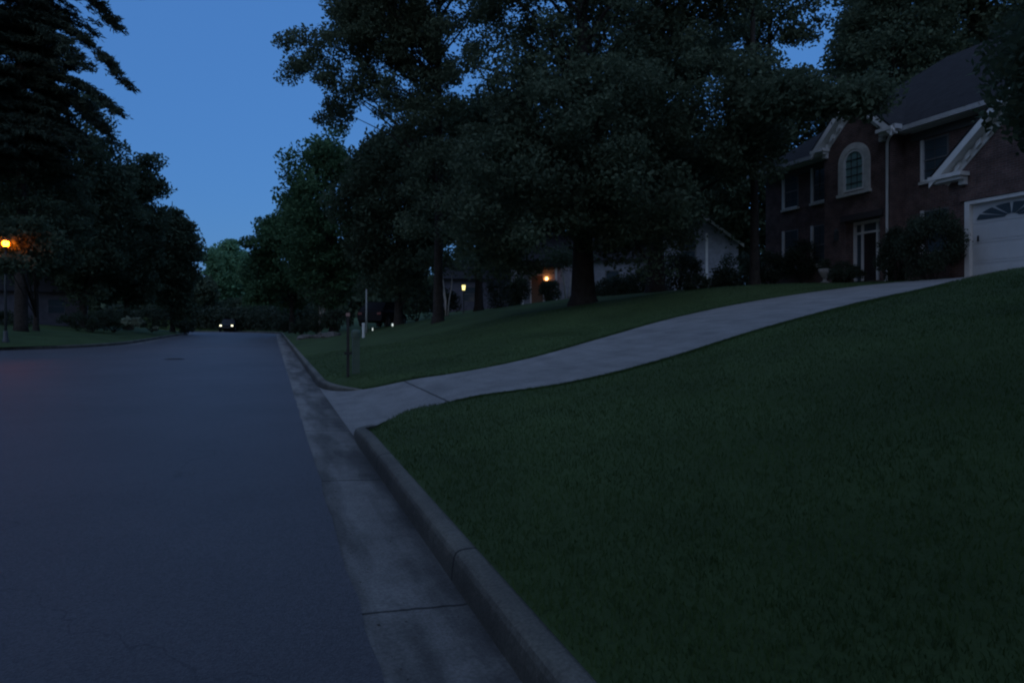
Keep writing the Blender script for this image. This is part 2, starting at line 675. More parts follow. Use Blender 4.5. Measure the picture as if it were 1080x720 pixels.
def xl_of(y):
    y = np.asarray(y, float)
    x = np.interp(y, LKc[:, 1], LKc[:, 0])
    x = np.where(y >= 51, XL, x)
    q = np.clip(RI ** 2 - np.clip(y - YA, 0, None) ** 2, 0, None)
    return np.where(y > YA, CX + np.sqrt(q), x)


def zverge(x, y):
    s = np.clip(xl_of(y) - KB - x, 0, None)
    return zr(y) + .15 + 1.6 * np.tanh(s * .13 / 1.6)


ys = np.concatenate([np.linspace(36.02, 40, 30), np.arange(40.3, 52, .4), np.arange(52, YA, 1.0), np.arange(YA, YA + RI - .76, .4)])
ss = np.concatenate([np.arange(0, 12, .5), np.arange(12, 60, 3)])
Y, S = np.meshgrid(ys, ss, indexing='ij')
X = xl_of(Y) - KB * smooth((Y - 35.9) / 3) - S
grid_obj('verge', X, Y, zverge(X, Y), M['lawn'])


def verge_z(x, y):
    return float(zverge(np.array([x]), np.array([y]))[0])


# verge on the viewer's side of the side street
Ym = 63 - Y
Yl = np.concatenate([63 - np.arange(52, 78, 2.0)[::-1]])
ysm = np.concatenate([np.arange(-14, 11, 1.0), np.arange(11, 22.6, .4), np.linspace(22.7, 26.98, 30)])
Y2, S2 = np.meshgrid(ysm, ss, indexing='ij')
xl2 = np.where(63 - Y2 >= 51, XL, xl_of(np.minimum(63 - Y2, 60)))
X2 = xl2 - KB * smooth((27.1 - Y2) / 3) - S2
grid_obj('verge', X2, Y2, zr(Y2) + .15 + 1.2 * np.tanh(S2 * .13 / 1.2), M['lawn'])

# road: slightly ragged edge along the near gutter
rng = np.random.default_rng(5)
ys = np.concatenate([np.arange(-14, 20, .08), np.arange(20, 26.9, .2), [26.99, 27.01], np.arange(28, 36, 1), np.linspace(36.01, 52, 90), np.arange(52.5, YA + .01, 1.5), [YA]])
ys = np.unique(np.round(ys, 4))
jit = np.convolve(rng.normal(0, 1, len(ys)), np.ones(5) / 5, 'same') * .014 * (ys < 20)
xr = XE + jit
xl = np.where(ys < 36.0, np.where(ys > 27.0, -70.0, xl_of(63 - ys)), xl_of(ys))
t = np.concatenate([np.linspace(0, .7, 10), np.linspace(.74, 1, 30)])
X = xl[:, None] + (xr - xl)[:, None] * t[None]
Y = np.repeat(ys[:, None], len(t), 1)
crown = 0
edge_lift = .006
grid_obj('road', X, Y, zr(Y) + edge_lift + .05 * np.clip(1 - ((X - (XE + XL) / 2) / 4.1) ** 2, 0, 1) * (Y > 40) , M['asphalt'])
th = np.linspace(0, PI / 2 * 1.25, 40)
rr = np.linspace(RI, RO, 12)
T, Q = np.meshgrid(th, rr, indexing='ij')
Xa, Ya = CX + Q * np.cos(T), YA + Q * np.sin(T)
grid_obj('road', Xa, Ya, zr(np.clip(Ya, 0, YA + 12)) + edge_lift + .05 * np.clip(1 - ((Q - (RI + RO) / 2) / 4.1) ** 2, 0, 1), M['asphalt'])


def sweep(name, path, prof, m, hf=None, side=1):
    """path (N,2) with the pavement on its left when side=1; prof [(offset, z, scales_with_h)]"""
    path = np.array(path, float)
    d = np.gradient(path, axis=0)
    d /= np.linalg.norm(d, axis=1)[:, None] + 1e-9
    nrm = np.stack([d[:, 1], -d[:, 0]], -1) * side
    offs = np.array([p[0] for p in prof]) * .94
    zz = np.array([p[1] for p in prof])
    sc = np.array([p[2] for p in prof], float)
    hf = np.ones(len(path)) if hf is None else hf
    X = path[:, 0:1] + nrm[:, 0:1] * offs
    Y = path[:, 1:2] + nrm[:, 1:2] * offs
    Z = zr(np.clip(path[:, 1:2], None, YA + 12)) + zz[None] * ((1 - sc)[None] + sc[None] * hf[:, None])
    o = grid_obj(name, X, Y, Z, m)
    return o


arc_o = [(CX + RO * math.cos(a), YA + RO * math.sin(a)) for a in np.linspace(0, PI / 2 * 1.25, 40)][1:]
arc_i = [(CX + RI * math.cos(a), YA + RI * math.sin(a)) for a in np.linspace(0, PI / 2 * 1.25, 30)][1:]
yy = np.concatenate([np.arange(-14, 20, .15), np.arange(20, YA, 1.5), [YA]])
edge = [(XE, y) for y in yy] + arc_o
GP = [(-.06, -.004, 0), (0, .0, 0), (.3, -.012, 0), (.58, -.026, 0), (.61, -.024, 0), (.67, -.022, 0)]
sweep('gutter', edge, GP, M['gutter'])
KP = [(.60, -.04, 0), (.605, -.02, 0), (.612, .05, 1), (.622, .105, 1), (.636, .132, 1), (.660, .147, 1), (.70, .152, 1), (.745, .152, 1), (.765, .150, 1), (.768, -.08, 0)]
yk = np.concatenate([np.arange(-14, 9.35, .1)])
yk = yk[yk < 8.05]
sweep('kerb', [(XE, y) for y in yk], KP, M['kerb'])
# beyond the driveway the kerb starts low in the flare and straightens
fl = catmull([(3.4, 12.98), (2.4, 13.75), (1.62, 14.6), (1.27, 15.35), (1.15, 16.2), (1.142, 17.3), (1.142, 20)], 60)
fl[:, 0] -= .067
kp2 = [(p[0] - .68, p[1], p[2]) for p in KP]
nl = catmull([(1.136, 8.0), (1.138, 8.7), (1.19, 9.35), (1.34, 9.75), (1.62, 10.02)], 40)
nl[:, 0] -= .067
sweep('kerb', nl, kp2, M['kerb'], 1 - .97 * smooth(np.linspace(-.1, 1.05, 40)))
hf2 = np.clip(.1 + .9 * smooth(np.linspace(0, 1.7, 60)), 0, 1)
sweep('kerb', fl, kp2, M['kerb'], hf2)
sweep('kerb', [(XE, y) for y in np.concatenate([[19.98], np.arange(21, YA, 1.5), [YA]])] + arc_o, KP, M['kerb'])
lpath = [tuple(p) for p in LKc] + [(XL, y) for y in np.arange(53, YA, 2)] + [(XL, YA)] + arc_i
sweep('gutter', lpath, [(-.06, -.004, 0), (0, 0, 0), (.3, -.012, 0), (.61, -.02, 0), (.64, -.02, 0)], M['gutter'], side=-1)
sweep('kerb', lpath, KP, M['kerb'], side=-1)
mpath = [(XL, y) for y in np.arange(-14, 10, 2)] + [(p[0], 63 - p[1]) for p in LKc[::-1]]
sweep('gutter', mpath, [(-.06, -.004, 0), (0, 0, 0), (.3, -.012, 0), (.61, -.02, 0), (.64, -.02, 0)], M['gutter'], side=-1)
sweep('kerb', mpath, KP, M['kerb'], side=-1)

# driveway
NN, K = len(NEAR), 16
t = np.linspace(0, 1, K)
P = NEAR[:, None, :] * (1 - t)[None, :, None] + FAR[:, None, :] * t[None, :, None]
grid_obj('driveway', P[..., 0], P[..., 1], zdrive(P[..., 0], P[..., 1]), M['drive'])

# grass blades
def blades(name, xs, ys, hmin, hmax, w, seed):
    rng = np.random.default_rng(seed)
    sd = poly_sd(xs, ys)
    ok = sd > .006
    xs, ys, sd = xs[ok], ys[ok], sd[ok]
    z = zlawn(xs, ys, sd) - .01
    n = len(xs)
    h = rng.uniform(hmin, hmax, n)
    az = rng.uniform(0, 2 * PI, n)
    lean = rng.uniform(.1, .9, n) * h
    la = rng.uniform(0, 2 * PI, n)
    ww = w * rng.uniform(.7, 1.3, n)
    base = np.stack([xs, ys, z], -1)
    side = np.stack([np.cos(az), np.sin(az), np.zeros(n)], -1) * ww[:, None]
    tip = base + np.stack([np.cos(la) * lean, np.sin(la) * lean, h], -1)
    mid = base + np.stack([np.cos(la) * lean * .35, np.sin(la) * lean * .35, h * .6], -1)
    v = np.stack([base - side, base + side, mid + side * .7, mid - side * .7, tip], 1).reshape(-1, 3)
    i = np.arange(n)[:, None] * 5
    f = np.concatenate([i + np.array([[0, 1, 2]]), i + np.array([[0, 2, 3]]), i + np.array([[3, 2, 4]])])
    o = quads_obj(name, v, f, M['grass'])
    o['kind'] = 'stuff'
    tag(o, 'short dark green grass covering the sloping lawns beside the kerb', 'grass')
    return o


rng = np.random.default_rng(11)
gx, gy = [], []
nb_ = 330000
zc_ = rng.uniform(.8, 26, nb_)                    # denser close by, thinning smoothly with distance
xc_ = rng.uniform(-.55, .95, nb_) * zc_ + rng.uniform(-1.2, 1.2, nb_)
gx.append(xc_ * CS + zc_ * SN)
gy.append(-xc_ * SN + zc_ * CS)
for C_, sgn in ((NEAR, 1), (FAR, -1)):          # tufts that lean over the driveway edges
    dv = np.gradient(C_, axis=0)
    dv /= np.linalg.norm(dv, axis=1)[:, None]
    nv = np.stack([dv[:, 1], -dv[:, 0]], -1) * sgn
    i_ = rng.integers(6, len(C_) - 14, 15000)
    o_ = np.abs(rng.normal(size=15000)) * .10 + .015
    q = C_[i_] + dv[i_] * rng.uniform(-.12, .12, (15000, 1)) + nv[i_] * o_[:, None]
    gx.append(q[:, 0])
    gy.append(q[:, 1])
gx, gy = np.concatenate(gx), np.concatenate(gy)
# keep only blades the lens could plausibly see from here or a step aside
Zc = gx * SN + gy * CS
Xc = gx * CS - gy * SN
ok = (Zc > .8) & (gx > XK + .005) & (gx < 19.5)
blades('lawn_grass', gx[ok], gy[ok], .022, .058, .0032, 12)

rng = np.random.default_rng(21)
n = 150
dy = rng.uniform(1.2, 9, n)
dx = np.where(rng.uniform(size=n) < .45, XE + .03 + np.abs(rng.normal(size=n)) * .07, XE + .6 - np.abs(rng.normal(size=n)) * .16)
a = rng.uniform(0, 2 * PI, n)
L_ = rng.uniform(.004, .014, n)
W_ = L_ * rng.uniform(.3, .8, n)
c = np.stack([dx, dy, zr(dy) - .004 + .012 * 0 + .006], -1)
u = np.stack([np.cos(a), np.sin(a), rng.uniform(-.15, .15, n)], -1)
v_ = np.stack([-np.sin(a), np.cos(a), rng.uniform(-.2, .3, n)], -1)
v = np.stack([c - u * L_[:, None], c + v_ * W_[:, None], c + u * L_[:, None], c - v_ * W_[:, None]], 1).reshape(-1, 3)
o = quads_obj('leaf_litter', v, np.arange(n * 4).reshape(n, 4), mat('leaf_litter', (.035, .03, .022), .9, (30, .5)))
o['kind'] = 'stuff'
tag(o, 'small dark bits of leaf litter lying in the concrete gutter', 'litter')

# ------------------------------------------------------------------ trees
def unit(v):
    return v / (np.linalg.norm(v, axis=-1, keepdims=True) + 1e-9)


def leaf_cloud(name, centres, size, m, rng, aspect=.55, parent=None, flat=.0, along=None):
    n = len(centres)
    nrm = unit(rng.normal(size=(n, 3)) + np.array([0, 0, flat]))
    u = unit(np.cross(nrm, unit(rng.normal(size=(n, 3)))))
    if along is not None:
        u = unit(along + rng.normal(size=(n, 3)) * .35)
        nrm = unit(np.cross(u, rng.normal(size=(n, 3))))
    w = np.cross(nrm, u)
    s = (size * rng.uniform(.6, 1.35, n))[:, None]
    bend = nrm * s * rng.uniform(-.15, .15, (n, 1))
    v = np.stack([centres - u * s * .5, centres + w * s * aspect * .5 + bend, centres + u * s * .5, centres - w * s * aspect * .5 + bend], 1).reshape(-1, 3)
    f = np.arange(n * 4).reshape(n, 4)
    return quads_obj(name, v, f, m, parent)


def crown_clusters(rng, n, zc, hz, Rr, lobes=9, shell=.45, droop=0):
    d = unit(rng.normal(size=(n, 3)))
    L = unit(rng.normal(size=(lobes, 3)))
    amp = rng.uniform(.5, 1.0, lobes)
    bump = ((np.clip(d @ L.T, 0, 1) ** 6) * amp).max(1)
    rad = (.62 + .45 * bump) * (shell + (1 - shell) * rng.uniform(0, 1, n) ** .5)
    c = d * rad[:, None] * np.array([Rr, Rr, hz])
    c[:, 2] += zc - droop * (np.hypot(c[:, 0], c[:, 1]) / Rr) ** 2
    return c


def make_tree(name, loc, H, cb, Rr, label, lm, seed, leaf=.2, ncl=260, per=60, crad=.9, tr=.3, group=None, lean=(0, 0), lobes=9,
              limbs=36, shell=.45, droop=0, bark='bark', extra=None, aspect=.55, offs=(0, 0), dens=1.5):
    rng = np.random.default_rng(seed)
    root = thing(name, loc, label, 'tree', group)
    zc, hz = (H + cb) / 2, (H - cb) / 2
    c = crown_clusters(rng, ncl, zc, hz, Rr, lobes, shell, droop)
    c[:, 0] += offs[0]
    c[:, 1] += offs[1]
    if extra is not None:
        c = np.vstack([c, extra])
    # trunk and limbs
    per = int(per * dens)
    tb = MB()
    nz = 9
    tp = []
    for i in range(nz):
        t = i / (nz - 1)
        tp.append((lean[0] * t * t + .12 * math.sin(seed + 3 * t) * t, lean[1] * t * t + .12 * math.cos(seed * 2 + 4 * t) * t, -.15 + t * H * .88))
    tp = [(tp[0][0], tp[0][1], -.4), (tp[0][0], tp[0][1], .0), (0, 0, .35)] + tp[1:]
    tr_ = [tr * 1.7, tr * 1.45, tr * 1.12] + [tr * (1 - .85 * i / (nz - 1)) for i in range(1, nz)]
    tb.tube(tp, tr_, 10)
    tpa = np.array(tp)
    order = rng.permutation(len(c))[:limbs]
    for i in order:
        e = c[i]
        hd = np.hypot(e[0], e[1])
        z0 = np.clip(e[2] - hd * rng.uniform(.5, 1.1), cb * .75, H * .8)
        bx = np.interp(z0, tpa[:, 2], tpa[:, 0])
        by = np.interp(z0, tpa[:, 2], tpa[:, 1])
        p0 = np.array((bx, by, z0))
        mid = p0 * .5 + e * .5 + np.array((0, 0, .12 * hd)) + rng.normal(size=3) * .15 * crad
        q1 = p0 * .78 + mid * .22 + np.array((0, 0, -.0))
        r0 = tr * .42 * rng.uniform(.6, 1.1) * (1 - .55 * z0 / H)
        tb.tube([p0, q1, mid, mid * .45 + e * .55, e], [r0, r0 * .85, r0 * .55, r0 * .35, r0 * .12], 6, cap=False)
    tb.build('trunk', M[bark], root, smooth=True)
    # leaves
    k = np.repeat(np.arange(len(c)), (per * rng.uniform(.6, 1.4, len(c))).astype(int))
    g = unit(rng.normal(size=(len(k), 3))) * (rng.uniform(0, 1, (len(k), 1)) ** .45)
    cr = (crad * rng.uniform(.65, 1.3, len(c)))[k]
    p = c[k] + g * cr[:, None] * np.array([1, 1, .62])
    p[:, 2] = np.maximum(p[:, 2], .25)
    leaf_cloud('crown', p, leaf, lm, rng, aspect, root, flat=.7)
    return root


def boughs(px, Z, rows, n, seed, side='right', at_px=None, at_Z=None):
    """leaf cluster centres hanging in given photo columns / rows / depths, relative to the tree at (at_px, at_Z)"""
    rng = np.random.default_rng(seed)
    x0, y0 = at(at_px, at_Z)
    gz = ground_z(x0, y0) if side == 'right' else verge_z(x0, y0)
    out = []
    for i in range(n):
        z_ = rng.uniform(*Z)
        x, y = at(rng.uniform(*px), z_)
        out.append((x - x0, y - y0, zpix(rng.uniform(*rows), z_) - gz))
    return np.array(out)


def tree_at(px, Z, top, bottom, rpx, label, lm, seed, name='broadleaf_tree', side='right', **kw):
    """photo column, depth, rows of crown top/bottom, half width in photo pixels"""
    x, y = at(px, Z)
    gz = ground_z(x, y) if side == 'right' else verge_z(x, y) if side == 'left' else .8
    H = zpix(top, Z) - gz
    cbot = max(zpix(bottom, Z) - gz, .3)
    return make_tree(name, (x, y, gz), H, cbot, rpx * Z / 720.0, label, lm, seed, **kw)


def shrub(px, Z, base, w, h, label, seed, lm='shrub', name='shrub', leaf=.09, n=2600, group=None, cone=False, gz=None, thing_cat='shrub'):
    rng = np.random.default_rng(seed)
    x, y = at(px, Z)
    if gz is None:
        gz = zpix(base, Z)
    nc = 46
    d = unit(rng.normal(size=(nc, 3)))
    c = d * (rng.uniform(.35, 1, (nc, 1)) ** .5) * np.array([w / 2 * .8, w / 2 * .8, h / 2 * .82])
    c[:, 2] += h / 2
    if cone:
        sc = np.clip(1.15 - c[:, 2] / h, .12, 1)
        c[:, 0] *= sc
        c[:, 1] *= sc
    k = rng.integers(0, nc, n)
    rad = .16 * min(w, h)
    p = c[k] + unit(rng.normal(size=(n, 3))) * rad * rng.uniform(0, 1, (n, 1)) ** .4
    p[:, 2] = np.maximum(p[:, 2], .02)
    root = thing(name, (x, y, gz), label, thing_cat, group)
    leaf_cloud('foliage', p, leaf, M[lm], rng, .6, root)
    tb = MB()
    for i in range(9):
        e = c[i]
        tb.tube([(rng.normal() * .05, rng.normal() * .05, -.1), e * .5 + np.array((0, 0, -.05)), e], [.03, .02, .006], 5, cap=False)
    tb.build('stem', M['bark'], root)
    return root


# --- big trees on the far lawn
ex = np.vstack([boughs((478, 600), (22, 27), (120, 262), 75, 1, at_px=615, at_Z=27),
                boughs((600, 720), (22, 27), (110, 258), 75, 2, at_px=615, at_Z=27),
                boughs((520, 700), (21, 25), (60, 200), 60, 3, at_px=615, at_Z=27),
                boughs((485, 560), (23, 27), (235, 285), 14, 4, at_px=615, at_Z=27),
                boughs((640, 690), (23, 26), (235, 288), 14, 5, at_px=615, at_Z=27)])
tree_at(615, 27, -230, 200, 160, 'massive oak with a thick straight trunk in the middle of the far lawn', M['leaf_oak'], 3, 'oak_tree',
        leaf=.17, ncl=300, per=95, crad=.8, tr=.44, limbs=90, shell=.35, droop=1.6, lobes=14, extra=ex, dens=2.1)
ex = np.vstack([boughs((650, 775), (27, 31), (40, 185), 85, 6, at_px=692, at_Z=30), boughs((682, 718), (27, 31), (190, 258), 20, 7, at_px=692, at_Z=30)])
tree_at(692, 30, -260, 225, 118, 'tall oak with a dark trunk between the massive oak and the gabled grey house', M['leaf_oak'], 4, 'oak_tree',
        leaf=.18, ncl=260, per=90, crad=.82, tr=.36, limbs=70, shell=.3, droop=1.0, lobes=12, extra=ex, dens=2.0)
ex = np.vstack([boughs((352, 480), (31, 35), (-20, 118), 120, 8, at_px=462, at_Z=33), boughs((300, 352), (31, 34), (35, 85), 20, 9, at_px=462, at_Z=33),
                boughs((338, 365), (31, 34), (108, 130), 6, 10, at_px=462, at_Z=33),
                boughs((428, 500), (29, 32), (105, 245), 46, 14, at_px=462, at_Z=33)])
tree_at(462, 33, -210, 150, 120, 'tall oak with ragged open crown and slim trunk beside the lit yellow lantern', M['leaf_oak'], 7, 'oak_tree',
        leaf=.17, ncl=300, per=95, crad=.78, tr=.24, limbs=80, shell=.35, lobes=13, offs=(-1.2, .3), extra=ex, dens=2.3)
tree_at(420, 42, 92, 330, 78, 'dark dense tree right behind the slim pale pole', M['leaf_dark'], 8,
        leaf=.28, ncl=260, per=90, crad=1.1, tr=.25)
tree_at(505, 44, 60, 305, 84, 'dark dense tree behind the yellow lantern and the pale crape myrtle', M['leaf_dark'], 9,
        leaf=.28, ncl=260, per=90, crad=1.1, tr=.28)
tree_at(352, 52, 118, 338, 62, 'leafy green tree at the right edge of the open sky above the road', M['leaf_fresh'], 10,
        leaf=.3, ncl=250, per=90, crad=1.15, tr=.28)
tree_at(308, 66, 192, 340, 50, 'lower green tree leaning over the kerb at the far right bend of the road', M['leaf_fresh'], 11,
        leaf=.38, ncl=210, per=80, crad=1.3, tr=.25)
tree_at(588, 62, 120, 312, 115, 'tall background tree behind the lit orange doorway', M['leaf_dark'], 12, leaf=.4, ncl=300, per=80, crad=1.7, tr=.35)
tree_at(705, 66, 105, 312, 110, 'tall background tree directly behind the grey gabled house', M['leaf_dark'], 13, leaf=.4, ncl=300, per=80, crad=1.7, tr=.35)
tree_at(796, 50, 84, 305, 88, 'dark tree filling the gap between the grey gable and the brick house', M['leaf_dark'], 14, leaf=.32, ncl=270, per=90, crad=1.3, tr=.28)
tree_at(640, 72, 70, 318, 110, 'broad low background tree far behind the massive oak', M['leaf_dark'], 27, leaf=.45, ncl=260, per=80, crad=1.7, tr=.35)
# --- around the brick house
ex = np.vstack([boughs((800, 926), (22.4, 23.6), (92, 116), 52, 12, at_px=796, at_Z=27), boughs((770, 826), (25, 28), (95, 150), 20, 13, at_px=796, at_Z=27), boughs((806, 856), (22.6, 25), (80, 100), 16, 18, at_px=796, at_Z=27), boughs((756, 815), (24, 26), (60, 180), 46, 15, at_px=796, at_Z=27)])
tree_at(796, 27, -240, 30, 80, 'lofty tree rising left of the brick house, its boughs over the arched gable', M['leaf_oak'], 15, leaf=.19, ncl=300, per=90, crad=.85, tr=.18, shell=.3, extra=ex, offs=(-.85, .3))
ex = np.vstack([boughs((762, 866), (48, 52), (-25, 40), 62, 16, at_px=812, at_Z=50), boughs((740, 806), (48, 52), (15, 110), 34, 17, at_px=812, at_Z=50)])
tree_at(812, 50, -260, 34, 62, 'high crowned tree above the small sky gap left of the brick house roof', M['leaf_dark'], 28, leaf=.3, ncl=260, per=80, crad=1.2, tr=.25, shell=.3, extra=ex)
tree_at(942, 46, -60, 220, 84, 'dark tree behind the arched window gable of the brick house', M['leaf_dark'], 16, leaf=.3, ncl=300, per=95, crad=1.3, tr=.3)
tree_at(985, 52, -160, 180, 110, 'tall tree rising over the ridge of the brick house', M['leaf_oak'], 17, leaf=.32, ncl=280, per=95, crad=1.5, tr=.3)
tree_at(1085, 48, -200, 180, 105, 'tall tree behind the garage end of the brick house', M['leaf_dark'], 18, leaf=.32, ncl=260, per=95, crad=1.5, tr=.3)
tree_at(955, 62, -180, 200, 85, 'tallest background tree far behind the left part of the brick house roof', M['leaf_dark'], 19, leaf=.42, ncl=240, per=80, crad=1.7, tr=.3)
# --- near tree whose fringe enters at the right edge; unseen crown widened to shade the lawn
nx, ny = 10.0, 2.6
rng = np.random.default_rng(8)
ex = []
for i in range(95):      # the low bough that hangs into view
    Z_ = rng.uniform(9.5, 12.5)
    u_ = rng.uniform(0, 1)
    x_, y_ = at(1098 + 75 * u_, Z_)
    ex.append((x_ - nx, y_ - ny, zpix(rng.uniform(32 - 25 * u_, 118 + 40 * u_), Z_) - ground_z(nx, ny)))
make_tree('evergreen_tree', (nx, ny, ground_z(nx, ny)), 14.0, 3.3, 6.7, 'near black tree whose leafy bough covers the right edge over the garage', M['leaf_dark'], 21,
          leaf=.14, ncl=760, per=120, crad=.85, tr=.34, limbs=60, shell=.45, extra=np.array(ex))

# --- left side
tree_at(182, 68, 192, 345, 26, 'narrow rounded tree nearest the open sky on the left side of the road', M['leaf_dark'], 22, side='left', leaf=.36, ncl=210, per=90, crad=1.15, tr=.22)
tree_at(134, 60, 140, 342, 42, 'dark rounded tree behind the pale ornamental grass', M['leaf_dark'], 23, side='left', leaf=.34, ncl=270, per=95, crad=1.2, tr=.25)
tree_at(88, 54, 100, 338, 64, 'broad dark tree between the street lamp and the pale ornamental grass', M['leaf_dark'], 24, side='left', leaf=.32, ncl=300, per=95, crad=1.2, tr=.28)
tree_at(-10, 56, 50, 330, 78, 'dark tree at the left edge behind the street lamp', M['leaf_dark'], 25, side='left', leaf=.32, ncl=280, per=95, crad=1.3, tr=.28)
# added across the street, unseen left of the frame, to shade the road and hide the low sky from the house front
for i, (x_, y_) in enumerate(((-11.5, -1.5), (-13.5, 9.5), (-18, 20))):
    make_tree('broadleaf_tree', (x_, y_, .6), 16 + i, 4.8, 7.6, ('unseen tree added for shade across the street beside the viewer', 'middle of the three unseen shade trees added across the street', 'unseen tree added for shade across the street nearest the street lamp')[i], M['leaf_dark'], 100 + i, leaf=.4, ncl=240, per=60, crad=1.6, tr=.3, dens=2)


make_tree('oak_tree', (3.8, -5.5, .5), 15.0, 4.6, 7.8, 'unseen spreading oak added by the kerb behind the viewer to shade road and lawn', M['leaf_oak'], 110, leaf=.4, ncl=380, per=60, crad=1.7, tr=.4, dens=3)  # added out of view to darken the near road and lawn
make_tree('oak_tree', (12.5, -6.5, 1.9), 15.0, 4.0, 7.0, 'unseen oak added behind the near black tree to shade the front lawn', M['leaf_oak'], 111, leaf=.4, ncl=340, per=60, crad=1.7, tr=.4, dens=3)  # second added oak, shades the right of the lawn from behind


def lamp_tree():
    x, y = at(38, 42)
    gz = verge_z(x, y)
    rng = np.random.default_rng(4)
    lx, ly = at(6, 34)
    ex = []
    for i in range(70):       # boughs that reach round the lamp head
        q = unit(rng.normal(size=3)) * rng.uniform(.5, 1.6)
        q[1] = abs(q[1]) * .8 + .5
        ex.append((lx - x + q[0] * 1.1 + .5, ly - y + q[1], zpix(255, 34) - gz + q[2] * .85))
    for i in range(9):  # clusters added below the lamp to block its light from the road
        ex.append((lx - x + rng.uniform(-.9, 1.3), ly - y - rng.uniform(.9, 1.3), zpix(257, 34) - gz - rng.uniform(.95, 1.15)))
    make_tree('broadleaf_tree', (x, y, gz), zpix(120, 42) - gz, zpix(330, 42) - gz, 3.6,
              'tree whose boughs glow orange around the lit street lamp', M['leaf_dark'], 26, leaf=.2, ncl=230, per=90, crad=.75, tr=.15,
              extra=np.array(ex))


lamp_tree()


# --- pine at the upper left
def pine():
    x, y = at(22, 40)
    gz = verge_z(x, y)
    rng = np.random.default_rng(31)
    root = thing('pine_tree', (x, y, gz), 'tall pine with layered drooping branches against the sky at upper left', 'tree')
    H = zpix(-170, 40) - gz
    tb = MB()
    tb.tube([(0, 0, -.4), (0, 0, .3), (.1, 0, H * .4), (0, .1, H * .75), (.05, 0, H)], [.5, .36, .27, .16, .04], 10)
    cs, al = [], []
    rt = np.array((CS, -SN, 0))

    def bough(d, zz, Lb, rise, fall, wmul=1.0):
        ts = np.linspace(0, 1, 8)
        pts = [np.array((0, 0, zz)) + d * Lb * t + np.array((0, 0, rise * math.sin(t * 2.2) - fall * t * t)) for t in ts]
        tb.tube(pts, np.linspace(.085, .014, 8), 6, cap=False)
        pa = np.array(pts)
        lat = np.cross(d, (0, 0, 1.0))
        ntuft = int(Lb * 9)
        for j in range(ntuft):
            t = .14 + .86 * (j + rng.uniform()) / ntuft
            c = np.array([np.interp(t, ts, pa[:, q]) for q in range(3)])
            w_ = (.75 * math.sin(min(t, .96) * PI * .8) + .16) * wmul
            off = rng.normal() * w_ * .8
            c = c + lat * off + np.array((0, 0, -.10 * abs(off)))
            nn = int(rng.uniform(50, 95))
            ax = unit(d * .8 + lat * np.sign(off) * .55 + np.array((0, 0, -.25)))
            u = rng.uniform(-.32, .36, (nn, 1))
            cs.append(c + ax * u + rng.normal(size=(nn, 3)) * np.array((.13, .13, .085)))
            al.append(np.tile(ax, (nn, 1)) + rng.normal(size=(nn, 3)) * .45)

    z = H * .34
    while z < H * .985:
        nb = rng.integers(4, 6)
        a0 = rng.uniform(0, 2 * PI)
        for k in range(nb):
            a = a0 + 2 * PI * k / nb + rng.normal() * .25
            Lb = (1.2 + 6.4 * (1 - (z / H)) ** .55) * rng.uniform(.7, 1.1)
            d = np.array((math.cos(a), math.sin(a), 0))
            if d @ rt > .25:
                Lb *= .42
            bough(d, z + rng.normal() * .25, Lb, .10 * Lb, .30 * Lb)
        z += rng.uniform(.7, 1.0)
    for (y0_, y1_, xt, swing) in ((-62, -22, 128, .25), (-38, 2, 150, -.1), (-30, 14, 104, .5), (22, 90, 131, .1), (34, 86, 104, -.45), (80, 122, 127, .0), (92, 134, 96, .5), (128, 160, 84, -.3)):
        d = unit(rt + np.array((SN, CS, 0)) * swing)
        Lb = (xt - 22) / 18.0 / (d @ rt)
        zz = zpix(y0_, 40) - gz
        bough(d, zz, Lb, .55, zz - (zpix(y1_, 40) - gz) + .5 * .8, .85)
    tb.build('trunk', M['bark'], root, smooth=True)
    leaf_cloud('crown', np.vstack(cs), .36, M['needle'], rng, .2, root, along=np.vstack(al))


pine()

# --- end of the road
x, y = at(243, 112)
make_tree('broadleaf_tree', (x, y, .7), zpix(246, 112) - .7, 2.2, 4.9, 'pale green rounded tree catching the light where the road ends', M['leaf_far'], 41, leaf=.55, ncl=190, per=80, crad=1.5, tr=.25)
x, y = at(205, 100)
make_tree('broadleaf_tree', (x, y, .7), zpix(286, 100) - .7, .6, 3.4, 'low dark tree left of the oncoming headlights', M['leaf_dark'], 42, leaf=.5, ncl=150, per=70, crad=1.2, tr=.2)
x, y = at(283, 92)
make_tree('broadleaf_tree', (x, y, .7), zpix(262, 92) - .7, .6, 3.6, 'mid green tree right of the oncoming headlights', M['leaf_fresh'], 43, leaf=.45, ncl=170, per=70, crad=1.2, tr=.2)
x, y = at(250, 104)
make_tree('broadleaf_tree', (x, y, .7), zpix(312, 104) - .7, .3, 4.4, 'low bushy tree directly behind the oncoming headlights', M['leaf_dark'], 44, leaf=.5, ncl=150, per=70, crad=1.2, tr=.2)

rng = np.random.default_rng(45)
hp = np.array([(CX + (RO + 2.6) * math.cos(t), YA + (RO + 2.6) * math.sin(t)) for t in np.linspace(R(4), R(100), 60)])
k = rng.integers(0, 60, 26000)
q = np.column_stack([hp[k], np.zeros(len(k))]) + rng.normal(size=(len(k), 3)) * np.array((.8, .8, 0))
q[:, 2] = .9 + rng.uniform(0, 1, len(k)) ** .8 * (2.6 + .5 * np.sin(k * .9) + .35 * np.sin(k * 2.3))
c0 = hp.mean(0)
hr = thing('hedge', (c0[0], c0[1], .8), 'long dark hedge closing the bend behind the oncoming car', 'hedge')
leaf_cloud('foliage', q - np.array((c0[0], c0[1], .8)), .34, M['shrub'], rng, .6, hr)

